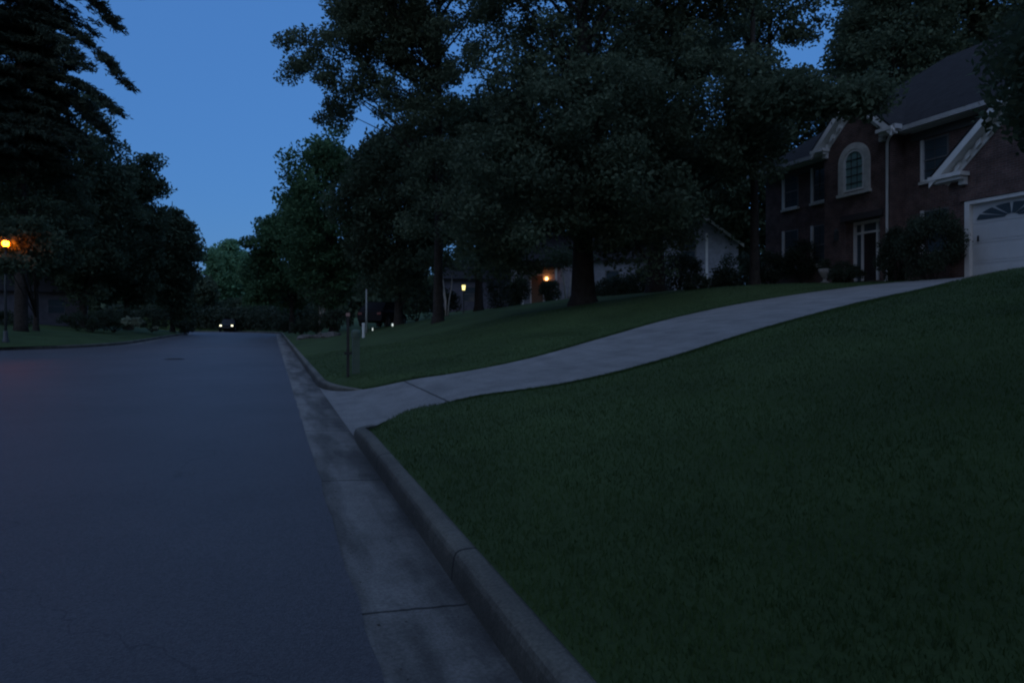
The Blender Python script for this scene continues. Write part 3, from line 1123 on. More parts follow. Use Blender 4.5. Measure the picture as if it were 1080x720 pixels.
# far woods as one mass
rng = np.random.default_rng(77)
pts = []
for i in range(2300):
    px = rng.uniform(-160, 1250)
    Z = rng.uniform(118, 160)
    x, y = at(px, Z)
    hmax = 9 + 4 * math.sin(px * .05) + (0 if 150 < px < 320 else 6)
    c = np.array((x, y, hmax * rng.uniform(0, 1) ** 1.3))
    pts.append(c + rng.normal(size=(55, 3)) * np.array((2.2, 2.2, 1.6)))
p = np.vstack(pts)
p[:, 2] = np.maximum(p[:, 2], .1)
o = leaf_cloud('woods', p, 1.35, M['leaf_dark'], rng, .6)
o['kind'] = 'stuff'
tag(o, 'dark far-off wood closing the view behind the houses', 'woods')

# ------------------------------------------------------------------ brick house
GZ = 3.08
HO = (22.0, 19.0, GZ)
house = thing('brick_house', HO, 'two storey dark brick house with arched window, white cornices and garage', 'house')
b = MB()
# walls: main block with openings left as inset frames set proud of the brick
b.box(22.0, 32.3, 6.5, 26.4, GZ - 1.2, 8.55)
wall = b.build('wall', M['brick'], house, HO)
# entrance bay with gable, opening for the door
bx0, by0, by1 = 21.3, 18.9, 22.05
pk = (by0 + by1) / 2
EZ = 8.62
PB = .95
b = MB()
dz0, dz1, dy0, dy1 = GZ + .18, 5.62, 19.35, 20.95
b.box(bx0, 22.06, by0, dy0, GZ - 1, EZ)
b.box(bx0, 22.06, dy1, by1, GZ - 1, EZ)
b.box(bx0, 22.06, dy0, dy1, dz1, EZ)
b.box(bx0, 22.06, dy0, dy1, GZ - 1, dz0)
b.prism([(by0, EZ), (by1, EZ), (pk, EZ + (by1 - pk) * PB)], 'x', bx0, 22.06)
b.build('entrance_bay', M['brick'], house, HO)
# garage wing
gx0, gy0, gy1 = 20.5, 9.7, 15.98
GE = 6.22
gp = (gy0 + gy1) / 2
PG = .88
d0, d1, dt = 10.55, 15.38, 5.36
b = MB()
b.box(gx0, 22.06, gy0, d0, GZ - 1, GE)
b.box(gx0, 22.06, d1, gy1, GZ - 1, GE)
b.box(gx0, 22.06, d0, d1, dt, GE)
b.box(gx0 + .8, 22.06, d0, d1, GZ - 1, dt - .001)
b.prism([(gy0, GE), (gy1, GE), (gp, GE + (gy1 - gp) * PG)], 'x', gx0, 22.06)
b.build('garage_wing', M['brick'], house, HO)

# main hip roof
ex0, ex1, ey0, ey1 = 21.5, 32.8, 6.0, 26.9
ez = 8.72
hx = (ex1 - ex0) / 2
rz_ = ez + hx * .76
rxm = (ex0 + ex1) / 2
b = MB()
b.add([(ex0, ey0, ez), (ex1, ey0, ez), (ex1, ey1, ez), (ex0, ey1, ez), (rxm, ey0 + hx, rz_), (rxm, ey1 - hx, rz_),
       (ex0, ey0, ez - .09), (ex1, ey0, ez - .09), (ex1, ey1, ez - .09), (ex0, ey1, ez - .09)],
      [(0, 3, 5, 4), (1, 4, 5, 2), (0, 4, 1), (3, 2, 5), (6, 7, 8, 9), (0, 1, 7, 6), (1, 2, 8, 7), (2, 3, 9, 8), (3, 0, 6, 9)])
b.build('roof', M['roof'], house, HO)


def gable_roof(yc, half, ze, pitch, x0, x1, name):
    bb = MB()
    th = .09
    pts = [(yc - half, ze), (yc, ze + half * pitch), (yc + half, ze), (yc + half, ze - th), (yc, ze + half * pitch - th), (yc - half, ze - th)]
    vs = [(x0, p[0], p[1]) for p in pts] + [(x1, p[0], p[1]) for p in pts]
    fs = [(0, 1, 7, 6), (1, 2, 8, 7), (2, 3, 9, 8), (3, 4, 10, 9), (4, 5, 11, 10), (5, 0, 6, 11), (0, 5, 4, 1), (1, 4, 3, 2), (6, 7, 10, 11), (7, 8, 9, 10)]
    bb.add(vs, fs)
    return bb.build(name, M['roof'], house, HO)


gable_roof(pk, (by1 - pk) + .32, EZ + .14, PB, bx0 - .36, 24.4, 'bay_roof')
gable_roof(gp, (gy1 - gp) + .36, GE + .16, PG, gx0 - .40, 24.0, 'wing_roof')


def rake(yc, half, ze, pitch, xw, ov, name_suffix=''):
    """white rake boards with dentil frieze on both slopes of a front gable"""
    for sgn in (1, -1):
        bb = MB()
        L = half
        def seg(s0, s1, dn0, dn1, x0, x1):
            q = []
            for (s, dn) in ((s0, dn0), (s1, dn0), (s1, dn1), (s0, dn1)):
                yy_ = yc + sgn * s
                q.append((yy_, ze + (half - s) * pitch - dn))
            bb.prism(q, 'x', x0, x1)
        seg(.0, L + .03, .10, .36, xw - ov - .03, xw - ov + .015)     # fascia
        seg(.0, L - .10, .30, .345, xw - ov + .016, xw - .002)         # soffit
        seg(.0, L - .34, .36, .66, xw - .045, xw - .003)                # frieze board
        s = .3
        while s < L - .42:                                               # dentils
            seg(s, s + .16, .42, .60, xw - .16, xw - .046)
            s += .34
        bb.build('rake_board', M['trim'], house, HO)
        # cornice return
        cb_ = MB()
        y_out = yc + sgn * (half + .06)
        y_in = yc + sgn * (half - 1.05 if half > 2.5 else half - .62)
        ya, yb = sorted((y_out, y_in))
        cb_.box(xw - ov - .05, xw - .001, ya, yb, ze - .16, ze - .04)
        cb_.box(xw - ov + .05, xw - .001, ya + .06, yb - .06, ze - .27, ze - .161)
        yq = sorted((y_in, y_in + sgn * .2))
        cb_.box(xw - .16, xw - .001, yq[0] + .07, yq[1] + .06, ze - .42, ze - .271)
        cb_.build('cornice_return', M['trim'], house, HO)


rake(pk, (by1 - pk) + .32, EZ + .14, PB, bx0, .34)
rake(gp, (gy1 - gp) + .36, GE + .16, PG, gx0, .38)

# eaves: fascia + gutter per run
def eave(x0, x1, y0, y1, z):
    bb = MB()
    bb.box(x0, x1, y0, y1, z - .15, z + .015)
    bb.build('roof_gutter', M['gutter_metal'], house, HO)


eave(21.36, 21.495, 22.45, 26.95, ez - .02)
eave(21.36, 21.495, 6.0, 18.50, ez - .02)
eave(bx0 - .30, 21.36, by0 - .45, by0 - .33, EZ + .15)
b = MB()
b.box(21.5, 22.0, 22.4, 26.5, ez - .2, ez - .1)
b.box(21.5, 22.0, 6.4, 18.55, ez - .2, ez - .1)
b.box(bx0 + .02, 22.0, by0 - .32, by0 - .002, EZ - .05, EZ + .04)
b.build('soffit', M['trim'], house, HO)
b = MB()
b.box(21.95, 21.995, 22.4, 26.4, ez - .50, ez - .205)
b.box(21.95, 21.995, 6.4, 18.6, ez - .50, ez - .205)
b.build('frieze_board', mat('frieze_paint', (.10, .10, .10), .7), house, HO)
# downspout with its elbow
b = MB()
b.tube([(21.02, by0 - .39, EZ + .02), (21.03, by0 - .39, EZ - .10), (21.16, by0 - .06, EZ - .28), (21.24, by0 + .08, EZ - .40), (21.24, by0 + .08, 4.0), (21.24, by0 + .08, GZ + .15), (21.05, by0 + .08, GZ + .02)], .047, 8)
b.build('downspout', M['trim'], house, HO, smooth=True)


def window(xw, y0, y1, z0, z1, rows=2, cols=2):
    bb = MB()
    f = .055
    bb.box(xw - .10, xw + .03, y1 - f * 1.8, y1, z0, z1)
    bb.box(xw - .058, xw + .03, y0 + f, y1 - f * 1.8, z0, z0 + f)
    w = bb.build('window', M['trim'], house, HO)
    zm = (z0 + z1) / 2
    bb = MB()
    bb.box(xw - .03, xw + .03, y0, y0 + f, z0, z1)
    bb.box(xw - .03, xw + .03, y0 + f, y1 - f * 1.8, z1 - f, z1)
    bb.box(xw - .04, xw + .03, y0 + f, y1 - f * 1.8, zm - .025, zm + .025)
    bb.build('sash', M['sash'], w, HO)
    m = MB()
    for (a, c) in ((z0 + f, zm - .03), (zm + .03, z1 - f)):
        for k in range(1, cols):
            yk_ = y0 + (y1 - y0) * k / cols
            m.box(xw - .030, xw - .016, yk_ - .012, yk_ + .012, a, c)
        for k in range(1, rows):
            zk = a + (c - a) * k / rows
            m.box(xw - .032, xw - .0165, y0 + f, y1 - f, zk - .012, zk + .012)
    m.build('muntin', M['muntin'], w, HO)
    p_ = MB()
    p_.box(xw - .014, xw + .02, y0 + f, y1 - f, z0 + f, z1 - f)
    p_.build('pane', M['glass'], w, HO)
    s_ = MB()
    s_.box(xw - .12, xw - .001, y0 - .06, y1 + .06, z0 - .10, z0 - .002)
    s_.build('sill', M['stone'], w, HO)
    return w


for (y0, y1) in ((24.25, 25.2), (22.6, 23.45)):
    window(22.0, y0, y1, 6.82, 8.33)
    window(22.0, y0, y1, 4.15, 5.85)
window(22.0, 17.15, 18.18, 6.68, 8.16)
window(22.0, 17.15, 18.18, 4.1, 5.65)

# arched window of the bay
yc, rO, rI, zs, zb = 20.5, .74, .50, 7.88, 6.72
def arch(r, z_bot, n=20):
    return [(yc - r, z_bot)] + [(yc + r * math.cos(a), zs + r * math.sin(a)) for a in np.linspace(PI, 0, n)] + [(yc + r, z_bot)]
def arch_ring(bb, ro, ri, z_bot, x0, x1, n=20):
    A, B = arch(ro, z_bot, n), arch(ri, z_bot, n)
    k = len(A)
    vs = [(x0, *p) for p in A] + [(x0, *p) for p in B] + [(x1, *p) for p in A] + [(x1, *p) for p in B]
    fs = []
    for i in range(k - 1):
        fs += [(i, i + 1, k + i + 1, k + i), (2 * k + i, 3 * k + i, 3 * k + i + 1, 2 * k + i + 1), (i, 2 * k + i, 2 * k + i + 1, i + 1), (k + i, k + i + 1, 3 * k + i + 1, 3 * k + i)]
    fs += [(0, k, 3 * k, 2 * k), (k - 1, 3 * k - 1, 4 * k - 1, 2 * k - 1)]
    bb.add(vs, fs)
b = MB()
arch_ring(b, rO, rI, zb, bx0 - .09, bx0 + .02)
aw = b.build('arched_window', M['stone'], house, HO)
b = MB()
arch_ring(b, rI - .002, rI - .09, zb + .06, bx0 - .07, bx0 + .02)
b.box(bx0 - .068, bx0 + .02, yc - rI + .09, yc + rI - .09, zb + .06, zb + .13)
b.build('frame', M['trim'], aw, HO)
b = MB()
for q in (-.14, .14):
    b.box(bx0 - .045, bx0 - .021, yc + q - .012, yc + q + .012, zb + .13, zs + .34)
for q in (0, 1, 2, 3):
    zz = zb + .36 + q * .3
    w_ = rI - .09 if zz < zs else math.sqrt(max((rI - .09) ** 2 - (zz - zs) ** 2, .01))
    b.box(bx0 - .046, bx0 - .0205, yc - w_, yc + w_, zz - .012, zz + .012)
b.build('muntin', M['muntin'], aw, HO)
b = MB()
b.prism(arch(rI - .088, zb + .1), 'x', bx0 - .02, bx0 + .01)
b.build('pane', mat('green_tint_glass', (.20, .34, .32), .15, spec=.7), aw, HO)
b = MB()
b.box(bx0 - .14, bx0 - .001, yc - rO - .05, yc + rO + .05, zb - .12, zb - .002)
b.build('sill', M['stone'], aw, HO)

# entrance
b = MB()
xd = 21.75
for (ya, yb) in ((dy0 + .003, dy0 + .12), (dy0 + .44, dy0 + .52), (dy1 - .46, dy1 - .38), (dy1 - .12, dy1 - .003)):
    b.box(xd - .06, xd + .06, ya, yb, dz0 + .002, dz1 - .002)
b.box(xd - .058, xd + .06, dy0 + .12, dy1 - .12, dz1 - .12, dz1 - .003)
b.box(xd - .057, xd + .06, dy0 + .12, dy1 - .12, dz1 - .50, dz1 - .42)
ent = b.build('entrance', M['trim'], house, HO)
b = MB()
b.box(xd, xd + .05, dy0 + .52, dy1 - .46, dz0 + .01, dz1 - .50)
for (ya, yb) in ((dy0 + .60, dy0 + .80), (dy1 - .76, dy1 - .56)):
    for (za, zb_) in ((dz0 + .15, dz0 + .75), (dz0 + .95, dz0 + 1.75)):
        b.box(xd - .02, xd - .001, ya, yb, za, zb_)
b.build('door', M['door'], ent, HO)
b = MB()
b.box(xd + .01, xd + .04, dy0 + .12, dy1 - .12, dz1 - .42, dz1 - .12)
b.box(xd + .01, xd + .04, dy0 + .12, dy0 + .44, dz0 + .01, dz1 - .50)
b.box(xd + .01, xd + .04, dy1 - .38, dy1 - .12, dz0 + .01, dz1 - .50)
b.build('sidelight', M['glass'], ent, HO)
b = MB()
b.box(bx0 - .10, bx0 - .001, dy0 - .18, dy1 + .18, dz1 + .01, dz1 + .24)
b.build('door_lintel', mat('dark_lintel', (.05, .04, .038), .85), house, HO)
b = MB()
b.box(bx0 - .14, bx0 - .01, 21.28, 21.40, 4.95, 5.30)
b.lathe([(.09, 0), (.03, .12)], (bx0 - .075, 21.34, 5.30), 6)
b.build('wall_lantern', M['pole'], house, HO)
b = MB()
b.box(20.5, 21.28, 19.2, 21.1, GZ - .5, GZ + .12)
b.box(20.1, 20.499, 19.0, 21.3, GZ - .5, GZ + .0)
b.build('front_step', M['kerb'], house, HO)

# garage door
xg = gx0 + .10
b = MB()
nz = 4
h_ = (dt - .05 - GZ + .25) / nz
for i in range(nz):
    z0 = GZ - .25 + i * h_
    b.box(xg, xg + .05, d0 + .1, d1 - .1, z0 + .004, z0 + h_ - .004)
    if i < 3:
        for k in range(8):
            y0 = d0 + .1 + (d1 - d0 - .2) * (k + .12) / 8
            y1 = d0 + .1 + (d1 - d0 - .2) * (k + .88) / 8
            b.box(xg - .012, xg - .001, y0, y1, z0 + .10, z0 + h_ - .10)
gd = b.build('garage_door', M['garage'], house, HO, bevel=.006)
b = MB()
b.box(gx0 - .04, xg + .06, d1 - .10, d1 + .06, GZ - .3, dt + .06)
b.box(gx0 - .04, xg + .06, d0 - .06, d0 + .10, GZ - .3, dt + .06)
b.box(gx0 - .039, xg + .06, d0 + .10, d1 - .10, dt - .05, dt + .06)
b.build('garage_frame', M['trim'], house, HO)
b = MB()
b.box(gx0 - .07, gx0 - .001, d0 - .2, d1 + .2, dt + .075, dt + .31)
b.build('garage_lintel', M['brick'], house, HO)
zsb = dt - .05 - h_ + .10
for ysb in (14.08, 11.85):
    b = MB()
    for k in range(6):
        a0, a1 = PI * (k + .10) / 6, PI * (k + .90) / 6
        pts = []
        for a in np.linspace(a0, a1, 6):
            pts.append((ysb + 1.06 * math.cos(a), zsb + .40 * math.sin(a)))
        pts += [(ysb + .2 * math.cos(a1), zsb + .08 * math.sin(a1)), (ysb + .2 * math.cos(a0), zsb + .08 * math.sin(a0))]
        b.prism(pts, 'x', xg - .02, xg - .004)
    b.build('sunburst_window', M['glass'], gd, HO)
b = MB()
b.box(xg - .05, xg - .001, d1 - .32, d1 - .28, 4.15, 4.32)
b.build('handle', M['iron'], gd, HO)


# plants and urn before the house
shrub(846, 29.5, 297, 1.7, 1.9, 'round dark shrub beside the stone urn below the left windows', 51, leaf=.08, n=4500)
shrub(890, 25.5, 303, 1.6, 1.0, 'low clipped shrub in front of the entrance door', 52, leaf=.07, n=4000)
shrub(943, 23.4, 304, 1.6, 2.4, 'pointed dark conifer shrub at the foot of the downspout', 53, leaf=.07, n=8000, cone=True)
shrub(984, 21.6, 302, 2.2, 2.5, 'large dark shrub under the window beside the garage', 54, leaf=.07, n=14000)
shrub(812, 30, 302, 2.4, 1.6, 'low dark shrub at the left corner of the brick house', 55, leaf=.09, n=5000)
shrub(716, 32, 310, 2.6, 2.1, 'black rounded bush in front of the grey gabled house', 56, leaf=.1, n=5500)
shrub(763, 30, 310, 1.7, 1.2, 'sloping greyish bush below the white gable edge', 57, leaf=.09, n=3500, lm='shrub')
shrub(735, 27.5, 311, 1.5, .8, 'low brownish bush on the lawn crest between tree trunk and house', 58, leaf=.08, n=3000)
shrub(655, 33, 322, 2.6, 1.5, 'grey leafed bush right of the massive oak trunk', 59, leaf=.1, n=4500, lm='shrub')
ux, uy = at(870, 26.2)
ug = zpix(299, 26.2)
urn = thing('planter_urn', (ux, uy, ug), 'pale stone urn with a small plant beside the entrance', 'urn')
b = MB()
b.lathe([(.17, 0), (.17, .05), (.07, .10), (.06, .2), (.12, .26), (.21, .42), (.25, .56), (.22, .55), (.18, .44)], (0, 0, 0), 18)
b.build('bowl', M['urn'], urn, smooth=True)
rng = np.random.default_rng(60)
q = unit(rng.normal(size=(700, 3))) * rng.uniform(.3, 1, (700, 1)) * np.array((.26, .26, .26)) + np.array((0, 0, .74))
leaf_cloud('plant', q, .07, M['shrub'], rng, .5, urn)


# ------------------------------------------------------------------ neighbouring houses
def gable_house(loc, rz, label, w, d, h, pitch, wall_m, seed, name='siding_house', extra=None):
    root = thing(name, loc, label, 'house', None, rz)
    bb = MB()
    bb.box(-w / 2, w / 2, 0, d, -1.0, h)
    bb.prism([(0, h), (d, h), (d / 2, h + d / 2 * pitch)], 'x', -w / 2, w / 2)
    bb.build('wall', wall_m, root)
    bb = MB()
    o_ = .35
    e = h - o_ * pitch + .06
    pts = [(-o_, e), (d / 2, h + d / 2 * pitch + .06), (d + o_, e), (d + o_, e + .12), (d / 2, h + d / 2 * pitch + .2), (-o_, e + .12)]
    vs = [(-w / 2 - .3, *p) for p in pts] + [(w / 2 + .3, *p) for p in pts]
    bb.add(vs, [(0, 1, 7, 6), (1, 2, 8, 7), (2, 3, 9, 8), (3, 4, 10, 9), (4, 5, 11, 10), (5, 0, 6, 11), (0, 5, 4, 1), (1, 4, 3, 2), (6, 7, 10, 11), (7, 8, 9, 10)])
    bb.build('roof', M['roof'], root)
    return root


def simple_window(root, x0, x1, z0, z1, yw, trim=M['trim']):
    bb = MB()
    f = .09
    bb.box(x0, x0 + f, yw - .05, yw - .002, z0, z1)
    bb.box(x1 - f, x1, yw - .05, yw - .002, z0, z1)
    bb.box(x0 + f, x1 - f, yw - .049, yw - .002, z1 - f, z1)
    bb.box(x0 + f, x1 - f, yw - .049, yw - .002, z0, z0 + f)
    bb.box(x0 + f, x1 - f, yw - .045, yw - .002, (z0 + z1) / 2 - .03, (z0 + z1) / 2 + .03)
    w = bb.build('window', trim, root)
    bb = MB()
    bb.box(x0 + f, x1 - f, yw - .02, yw - .001, z0 + f, z1 - f)
    bb.build('pane', M['glass'], w)


x, y = at(655, 52)
hz_ = 3.35
gh = gable_house((x, y, hz_), -R(28.8), 'pale grey sided house with white gable edge and orange lit doorway behind the oak trunk', 17.0, 9.0, 3.3, .55, M['siding'], 1)
# front gable wing: its right slope shows white between the trees
b = MB()
gxm = (735 - 655) * 50.5 / 720
gw = 2.75
zg0 = zpix(258, 50.5) - hz_
zg1 = zpix(228, 50.5) - hz_
b.box(gxm - gw, gxm + gw, -1.5, 3, -1, zg0)
b.prism([(gxm - gw, zg0), (gxm + gw, zg0), (gxm, zg1 - .15)], 'y', -1.5, 3)
b.build('front_wing', M['siding'], gh)
b = MB()
pt = (zg1 - zg0) / gw
pts = [(gxm - gw - .3, zg0 - .3 * pt), (gxm, zg1), (gxm + gw + .3, zg0 - .3 * pt), (gxm + gw + .3, zg0 - .3 * pt + .1), (gxm, zg1 + .12), (gxm - gw - .3, zg0 - .3 * pt + .1)]
vs = [(p[0], -1.85, p[1]) for p in pts] + [(p[0], 4, p[1]) for p in pts]
b.add(vs, [(0, 1, 7, 6), (1, 2, 8, 7), (2, 3, 9, 8), (3, 4, 10, 9), (4, 5, 11, 10), (5, 0, 6, 11), (0, 5, 4, 1), (1, 4, 3, 2), (6, 7, 10, 11), (7, 8, 9, 10)])
b.build('wing_roof', M['roof'], gh)
for sg in (1, -1):
    b = MB()
    q = [(gxm, zg1 + .10), (gxm + sg * (gw + .32), zg0 - .32 * pt + .10), (gxm + sg * (gw + .32), zg0 - .32 * pt - .14), (gxm, zg1 - .14)]
    b.prism(q, 'y', -1.90, -1.851)
    b.build('rake_board', M['trim'], gh)
b = MB()
b.box(gxm + .45, gxm + .62, -1.54, -1.501, .2, zg0 + .7)
b.build('corner_board', M['trim'], gh)
simple_window(gh, gxm - 1.3, gxm - .2, 2.9, 4.5, -1.5, M['sash'])
simple_window(gh, -3.6, -2.5, .9, 2.5, 0, M['sash'])
simple_window(gh, -1.2, -.1, .9, 2.5, 0, M['sash'])
dxl = (566 - 655) * 52 / 720
b = MB()
b.box(dxl - .55, dxl - .45, -.07, -.002, 0, 2.25)
b.box(dxl + .45, dxl + .55, -.07, -.002, 0, 2.25)
b.box(dxl - .45, dxl + .45, -.069, -.002, 2.15, 2.25)
dd = b.build('door', M['trim'], gh)
b = MB()
b.box(dxl - .45, dxl + .45, -.03, -.001, 0, 2.15)
b.build('door_panel', mat('brown_door', (.22, .12, .07), .5), dd)
b = MB()
b.lathe([(.03, 0), (.09, .06), (.09, .20), (.02, .26)], (dxl + .75, -.14, 1.75), 10)
b.build('porch_light', M['lamp_porch'], gh)
for k in (-1.5, -.95, 1.6):
    b = MB()
    b.box(dxl + k - .07, dxl + k + .07, -1.4, -1.26, -.3, 2.65)
    b.build('porch_post', M['trim'], gh)
b = MB()
b.box(dxl - 1.8, dxl + 1.9, -1.55, -.002, 2.65, 2.85)
b.build('porch_roof', M['roof'], gh)

x, y = at(516, 62)
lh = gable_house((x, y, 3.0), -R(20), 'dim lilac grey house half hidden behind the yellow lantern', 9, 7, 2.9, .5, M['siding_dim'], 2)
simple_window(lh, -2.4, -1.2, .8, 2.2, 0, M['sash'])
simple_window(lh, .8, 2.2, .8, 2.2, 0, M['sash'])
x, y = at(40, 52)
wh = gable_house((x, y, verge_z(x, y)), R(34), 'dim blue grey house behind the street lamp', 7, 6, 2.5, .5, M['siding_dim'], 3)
b = MB()
b.box(-1.4, -1.22, -1.3, -1.12, -.2, 2.35)
b.build('porch_post', M['trim'], wh)
simple_window(wh, .6, 1.9, .8, 2.0, 0, M['siding_dim'])

# ------------------------------------------------------------------ street furniture
lx, ly = at(6, 34)
lz = verge_z(lx, ly)
lamp = thing('street_lamp', (lx, ly, lz), 'lit orange street lamp on a slim dark pole at the left edge', 'street lamp')
hz2 = zpix(257, 34) - lz
b = MB()
b.lathe([(.15, -.2), (.15, .08), (.11, .16), (.09, .5), (.085, .55)], (0, 0, 0), 14)
b.build('base', M['pole'], lamp, smooth=True)
b = MB()
b.tube([(0, 0, .5), (0, 0, hz2 * .6), (0, 0, hz2 - .2)], [.065, .055, .045], 12)
b.build('pole', M['pole'], lamp, smooth=True)
b = MB()
b.lathe([(.06, -.30), (.10, -.22), (.22, -.16), (.22, -.142)], (0, 0, hz2), 18)  # wide rim added to keep the lamp's light off the road
b.build('lamp_holder_shield', M['pole'], lamp)
b = MB()
b.lathe([(.09, -.14), (.135, -.06), (.14, .04), (.11, .12), (.04, .16)], (0, 0, hz2), 16)
b.build('lantern', M['lamp_sodium'], lamp, smooth=True)
b = MB()
b.lathe([(.16, .121), (.15, .16), (.08, .23), (.02, .27)], (0, 0, hz2), 16)
b.build('lamp_cap', M['pole'], lamp)

lx, ly = at(489, 40)
lz = ground_z(lx, ly)
yl = thing('lantern_post', (lx, ly, lz), 'short lantern post with a yellow lit lantern on the far lawn', 'lantern')
hz2 = zpix(303, 40) - lz
b = MB()
b.tube([(0, 0, -.2), (0, 0, hz2 - .16)], .04, 10)
b.build('post', M['pole'], yl)
b = MB()
b.lathe([(.075, -.16), (.11, .12)], (0, 0, hz2), 6)
b.build('lantern', M['lamp_yellow'], yl)
b = MB()
b.lathe([(.17, .125), (.13, .17), (.03, .26)], (0, 0, hz2), 6)
b.build('lamp_cap', M['pole'], yl)

# telecom pedestal, dark post, white marker, pale pole
px_, py_ = at(375.5, 15.9)
gz = ground_z(px_, py_)
pd = thing('utility_pedestal', (px_, py_, gz), 'pale green utility pedestal with rounded cap standing near the kerb', 'utility box')
b = MB()
b.box(-.08, .08, -.08, .08, -.1, .86)
b.build('cabinet', M['pedestal'], pd, bevel=.015)
b = MB()
b.lathe([(.115, .84), (.115, .95), (.095, 1.0), (.04, 1.02)], (0, 0, 0), 16)
b.build('cap', M['pedestal'], pd, smooth=False)
px_, py_ = at(367, 15.4)
gz = ground_z(px_, py_)
dp = thing('marker_post', (px_, py_, gz), 'slender dark post with a small crossbar and pale top in front of the pedestal', 'post')
b = MB()
b.box(-.03, .03, -.03, .03, -.1, 1.36)
b.build('post', M['post_dark'], dp)
b = MB()
b.box(-.085, .085, -.045, -.031, .50, .56)
b.build('crossbar', M['post_dark'], dp)
b = MB()
b.box(-.04, .04, -.04, .04, 1.361, 1.44)
b.build('reflector', mat('faded_reflector', (.35, .2, .16), .4), dp)
px_, py_ = at(383.5, 34)
gz = ground_z(px_, py_)
wp = thing('bollard', (px_, py_, gz), 'short white post standing in the far grass left of the driveway', 'post')
b = MB()
b.lathe([(.075, -.1), (.075, .62), (.085, .66), (.07, .72), (.02, .74)], (0, 0, 0), 12)
b.build('shaft', M['post_white'], wp)
px_, py_ = at(386.5, 38)
gz = ground_z(px_, py_)
tp_ = thing('pole', (px_, py_, gz), 'slim grey green pole rising behind the short white post', 'pole')
b = MB()
b.tube([(0, 0, -.2), (0, 0, zpix(305, 38) - gz)], [.055, .045], 10)
b.build('shaft', M['post_grey'], tp_, smooth=True)

# manhole cover in the road
mx, my = at(184, 25.8)
mh = thing('manhole_cover', (mx, my, .01 * my + .012), 'round dark iron cover set into the asphalt', 'manhole')
b = MB()
b.lathe([(.36, -.03), (.36, .004), (.31, .005)], (0, 0, 0), 28)
b.build('ring', M['iron'], mh)
b = MB()
b.lathe([(.305, -.03), (.305, .012), (.30, .014)], (0, 0, 0), 28)
for i in range(-2, 3):
    b.box(-.2, .2, i * .09 - .02, i * .09 + .02, .0142, .02)
b.build('lid', M['iron'], mh)

# garden lights
for i, (px, lb) in enumerate(((414, 'brighter of two tiny white lights in the far grass'), (393, 'dimmer of two tiny white lights in the far grass'))):
    gx_, gy_ = at(px, 36)
    gz = ground_z(gx_, gy_)
    t_ = thing('garden_light', (gx_, gy_, gz), lb, 'garden light', 'tiny lights in the far grass')
    b = MB()
    b.tube([(0, 0, -.1), (0, 0, .16)], .015, 6)
    b.build('stake', M['pole'], t_)
    b = MB()
    rr_ = .042 if i == 0 else .024
    b.lathe([(.03, .16), (rr_, .19), (rr_, .26), (.02, .30)], (0, 0, 0), 10)
    b.build('lens', M['garden_light'], t_)


# ------------------------------------------------------------------ cars
def car(loc, rz, label, lit):
    root = thing('parked_car' if not lit else 'car', loc, label, 'car', None, rz)
    # length along -Y (front at -Y); loft of cross sections
    secs = [(-2.25, .70, .35, .62), (-2.15, .84, .28, .80), (-1.2, .90, .26, .98), (-.7, .90, .26, 1.02), (.9, .91, .26, 1.04), (1.9, .88, .28, 1.02), (2.25, .80, .36, .92)]
    bb = MB()
    vs, fs = [], []
    for (yy_, hw, z0, z1) in secs:
        vs += [(-hw * .92, yy_, z0), (-hw, yy_, z0 + .2), (-hw, yy_, z1 - .12), (-hw * .9, yy_, z1), (hw * .9, yy_, z1), (hw, yy_, z1 - .12), (hw, yy_, z0 + .2), (hw * .92, yy_, z0)]
    for i in range(len(secs) - 1):
        for k in range(8):
            k2 = (k + 1) % 8
            fs.append((i * 8 + k, i * 8 + k2, (i + 1) * 8 + k2, (i + 1) * 8 + k))
    fs.append(tuple(range(8)))
    fs.append(tuple(8 * (len(secs) - 1) + k for k in range(7, -1, -1)))
    bb.add(vs, fs)
    bb.build('body', M['car'], root, smooth=False, bevel=.03)
    bb = MB()
    vs = []
    for (yy_, hw, z) in ((-1.15, .78, 1.0), (-.35, .64, 1.52), (1.15, .64, 1.54), (2.0, .76, 1.03)):
        vs += [(-hw, yy_, z), (hw, yy_, z)]
    vs += [(-.80, -1.15, .97), (.80, -1.15, .97), (-.80, 2.0, .97), (.80, 2.0, .97)]
    bb.add(vs, [(0, 1, 3, 2), (2, 3, 5, 4), (4, 5, 7, 6), (0, 2, 4, 6, 10, 8), (1, 9, 11, 7, 5, 3), (8, 9, 1, 0), (6, 7, 11, 10), (8, 10, 11, 9)])
    bb.build('cabin', M['car_glass'], root)
    bb = MB()
    bb.box(-.6, .6, -.30, 1.12, 1.525, 1.56)
    bb.build('roof_panel', M['car'], root)
    for sx in (-1, 1):
        for yy_ in (-1.4, 1.4):
            w = MB()
            w.tube([(sx * .72, yy_, .33), (sx * .93, yy_, .33)], .33, 18)
            wo = w.build('wheel', M['tyre'], root)
            w = MB()
            w.tube([(sx * .931, yy_, .33), (sx * .945, yy_, .33)], .2, 12)
            w.build('rim', M['rim'], wo)
        w = MB()
        w.lathe([(.02, -.10), (.11, -.05), (.12, .02), (.09, .08)], (0, 0, 0), 12)
        w.v = [(sx * .64 + v[0], -2.20 + v[1] * .5, .72 + v[2]) for v in w.v]
        w.build('headlight', M['headlight'] if lit else M['glass'], root)
        w = MB()
        w.box(sx * .62 - .12, sx * .62 + .12, 2.2, 2.275, .74, .88)
        w.build('tail_light', mat('tail_light_red', (.12, .01, .01), .3), root)
    w = MB()
    w.box(-.45, .45, -2.29, -2.24, .42, .58)
    w.build('grille', M['iron'], root)
    return root


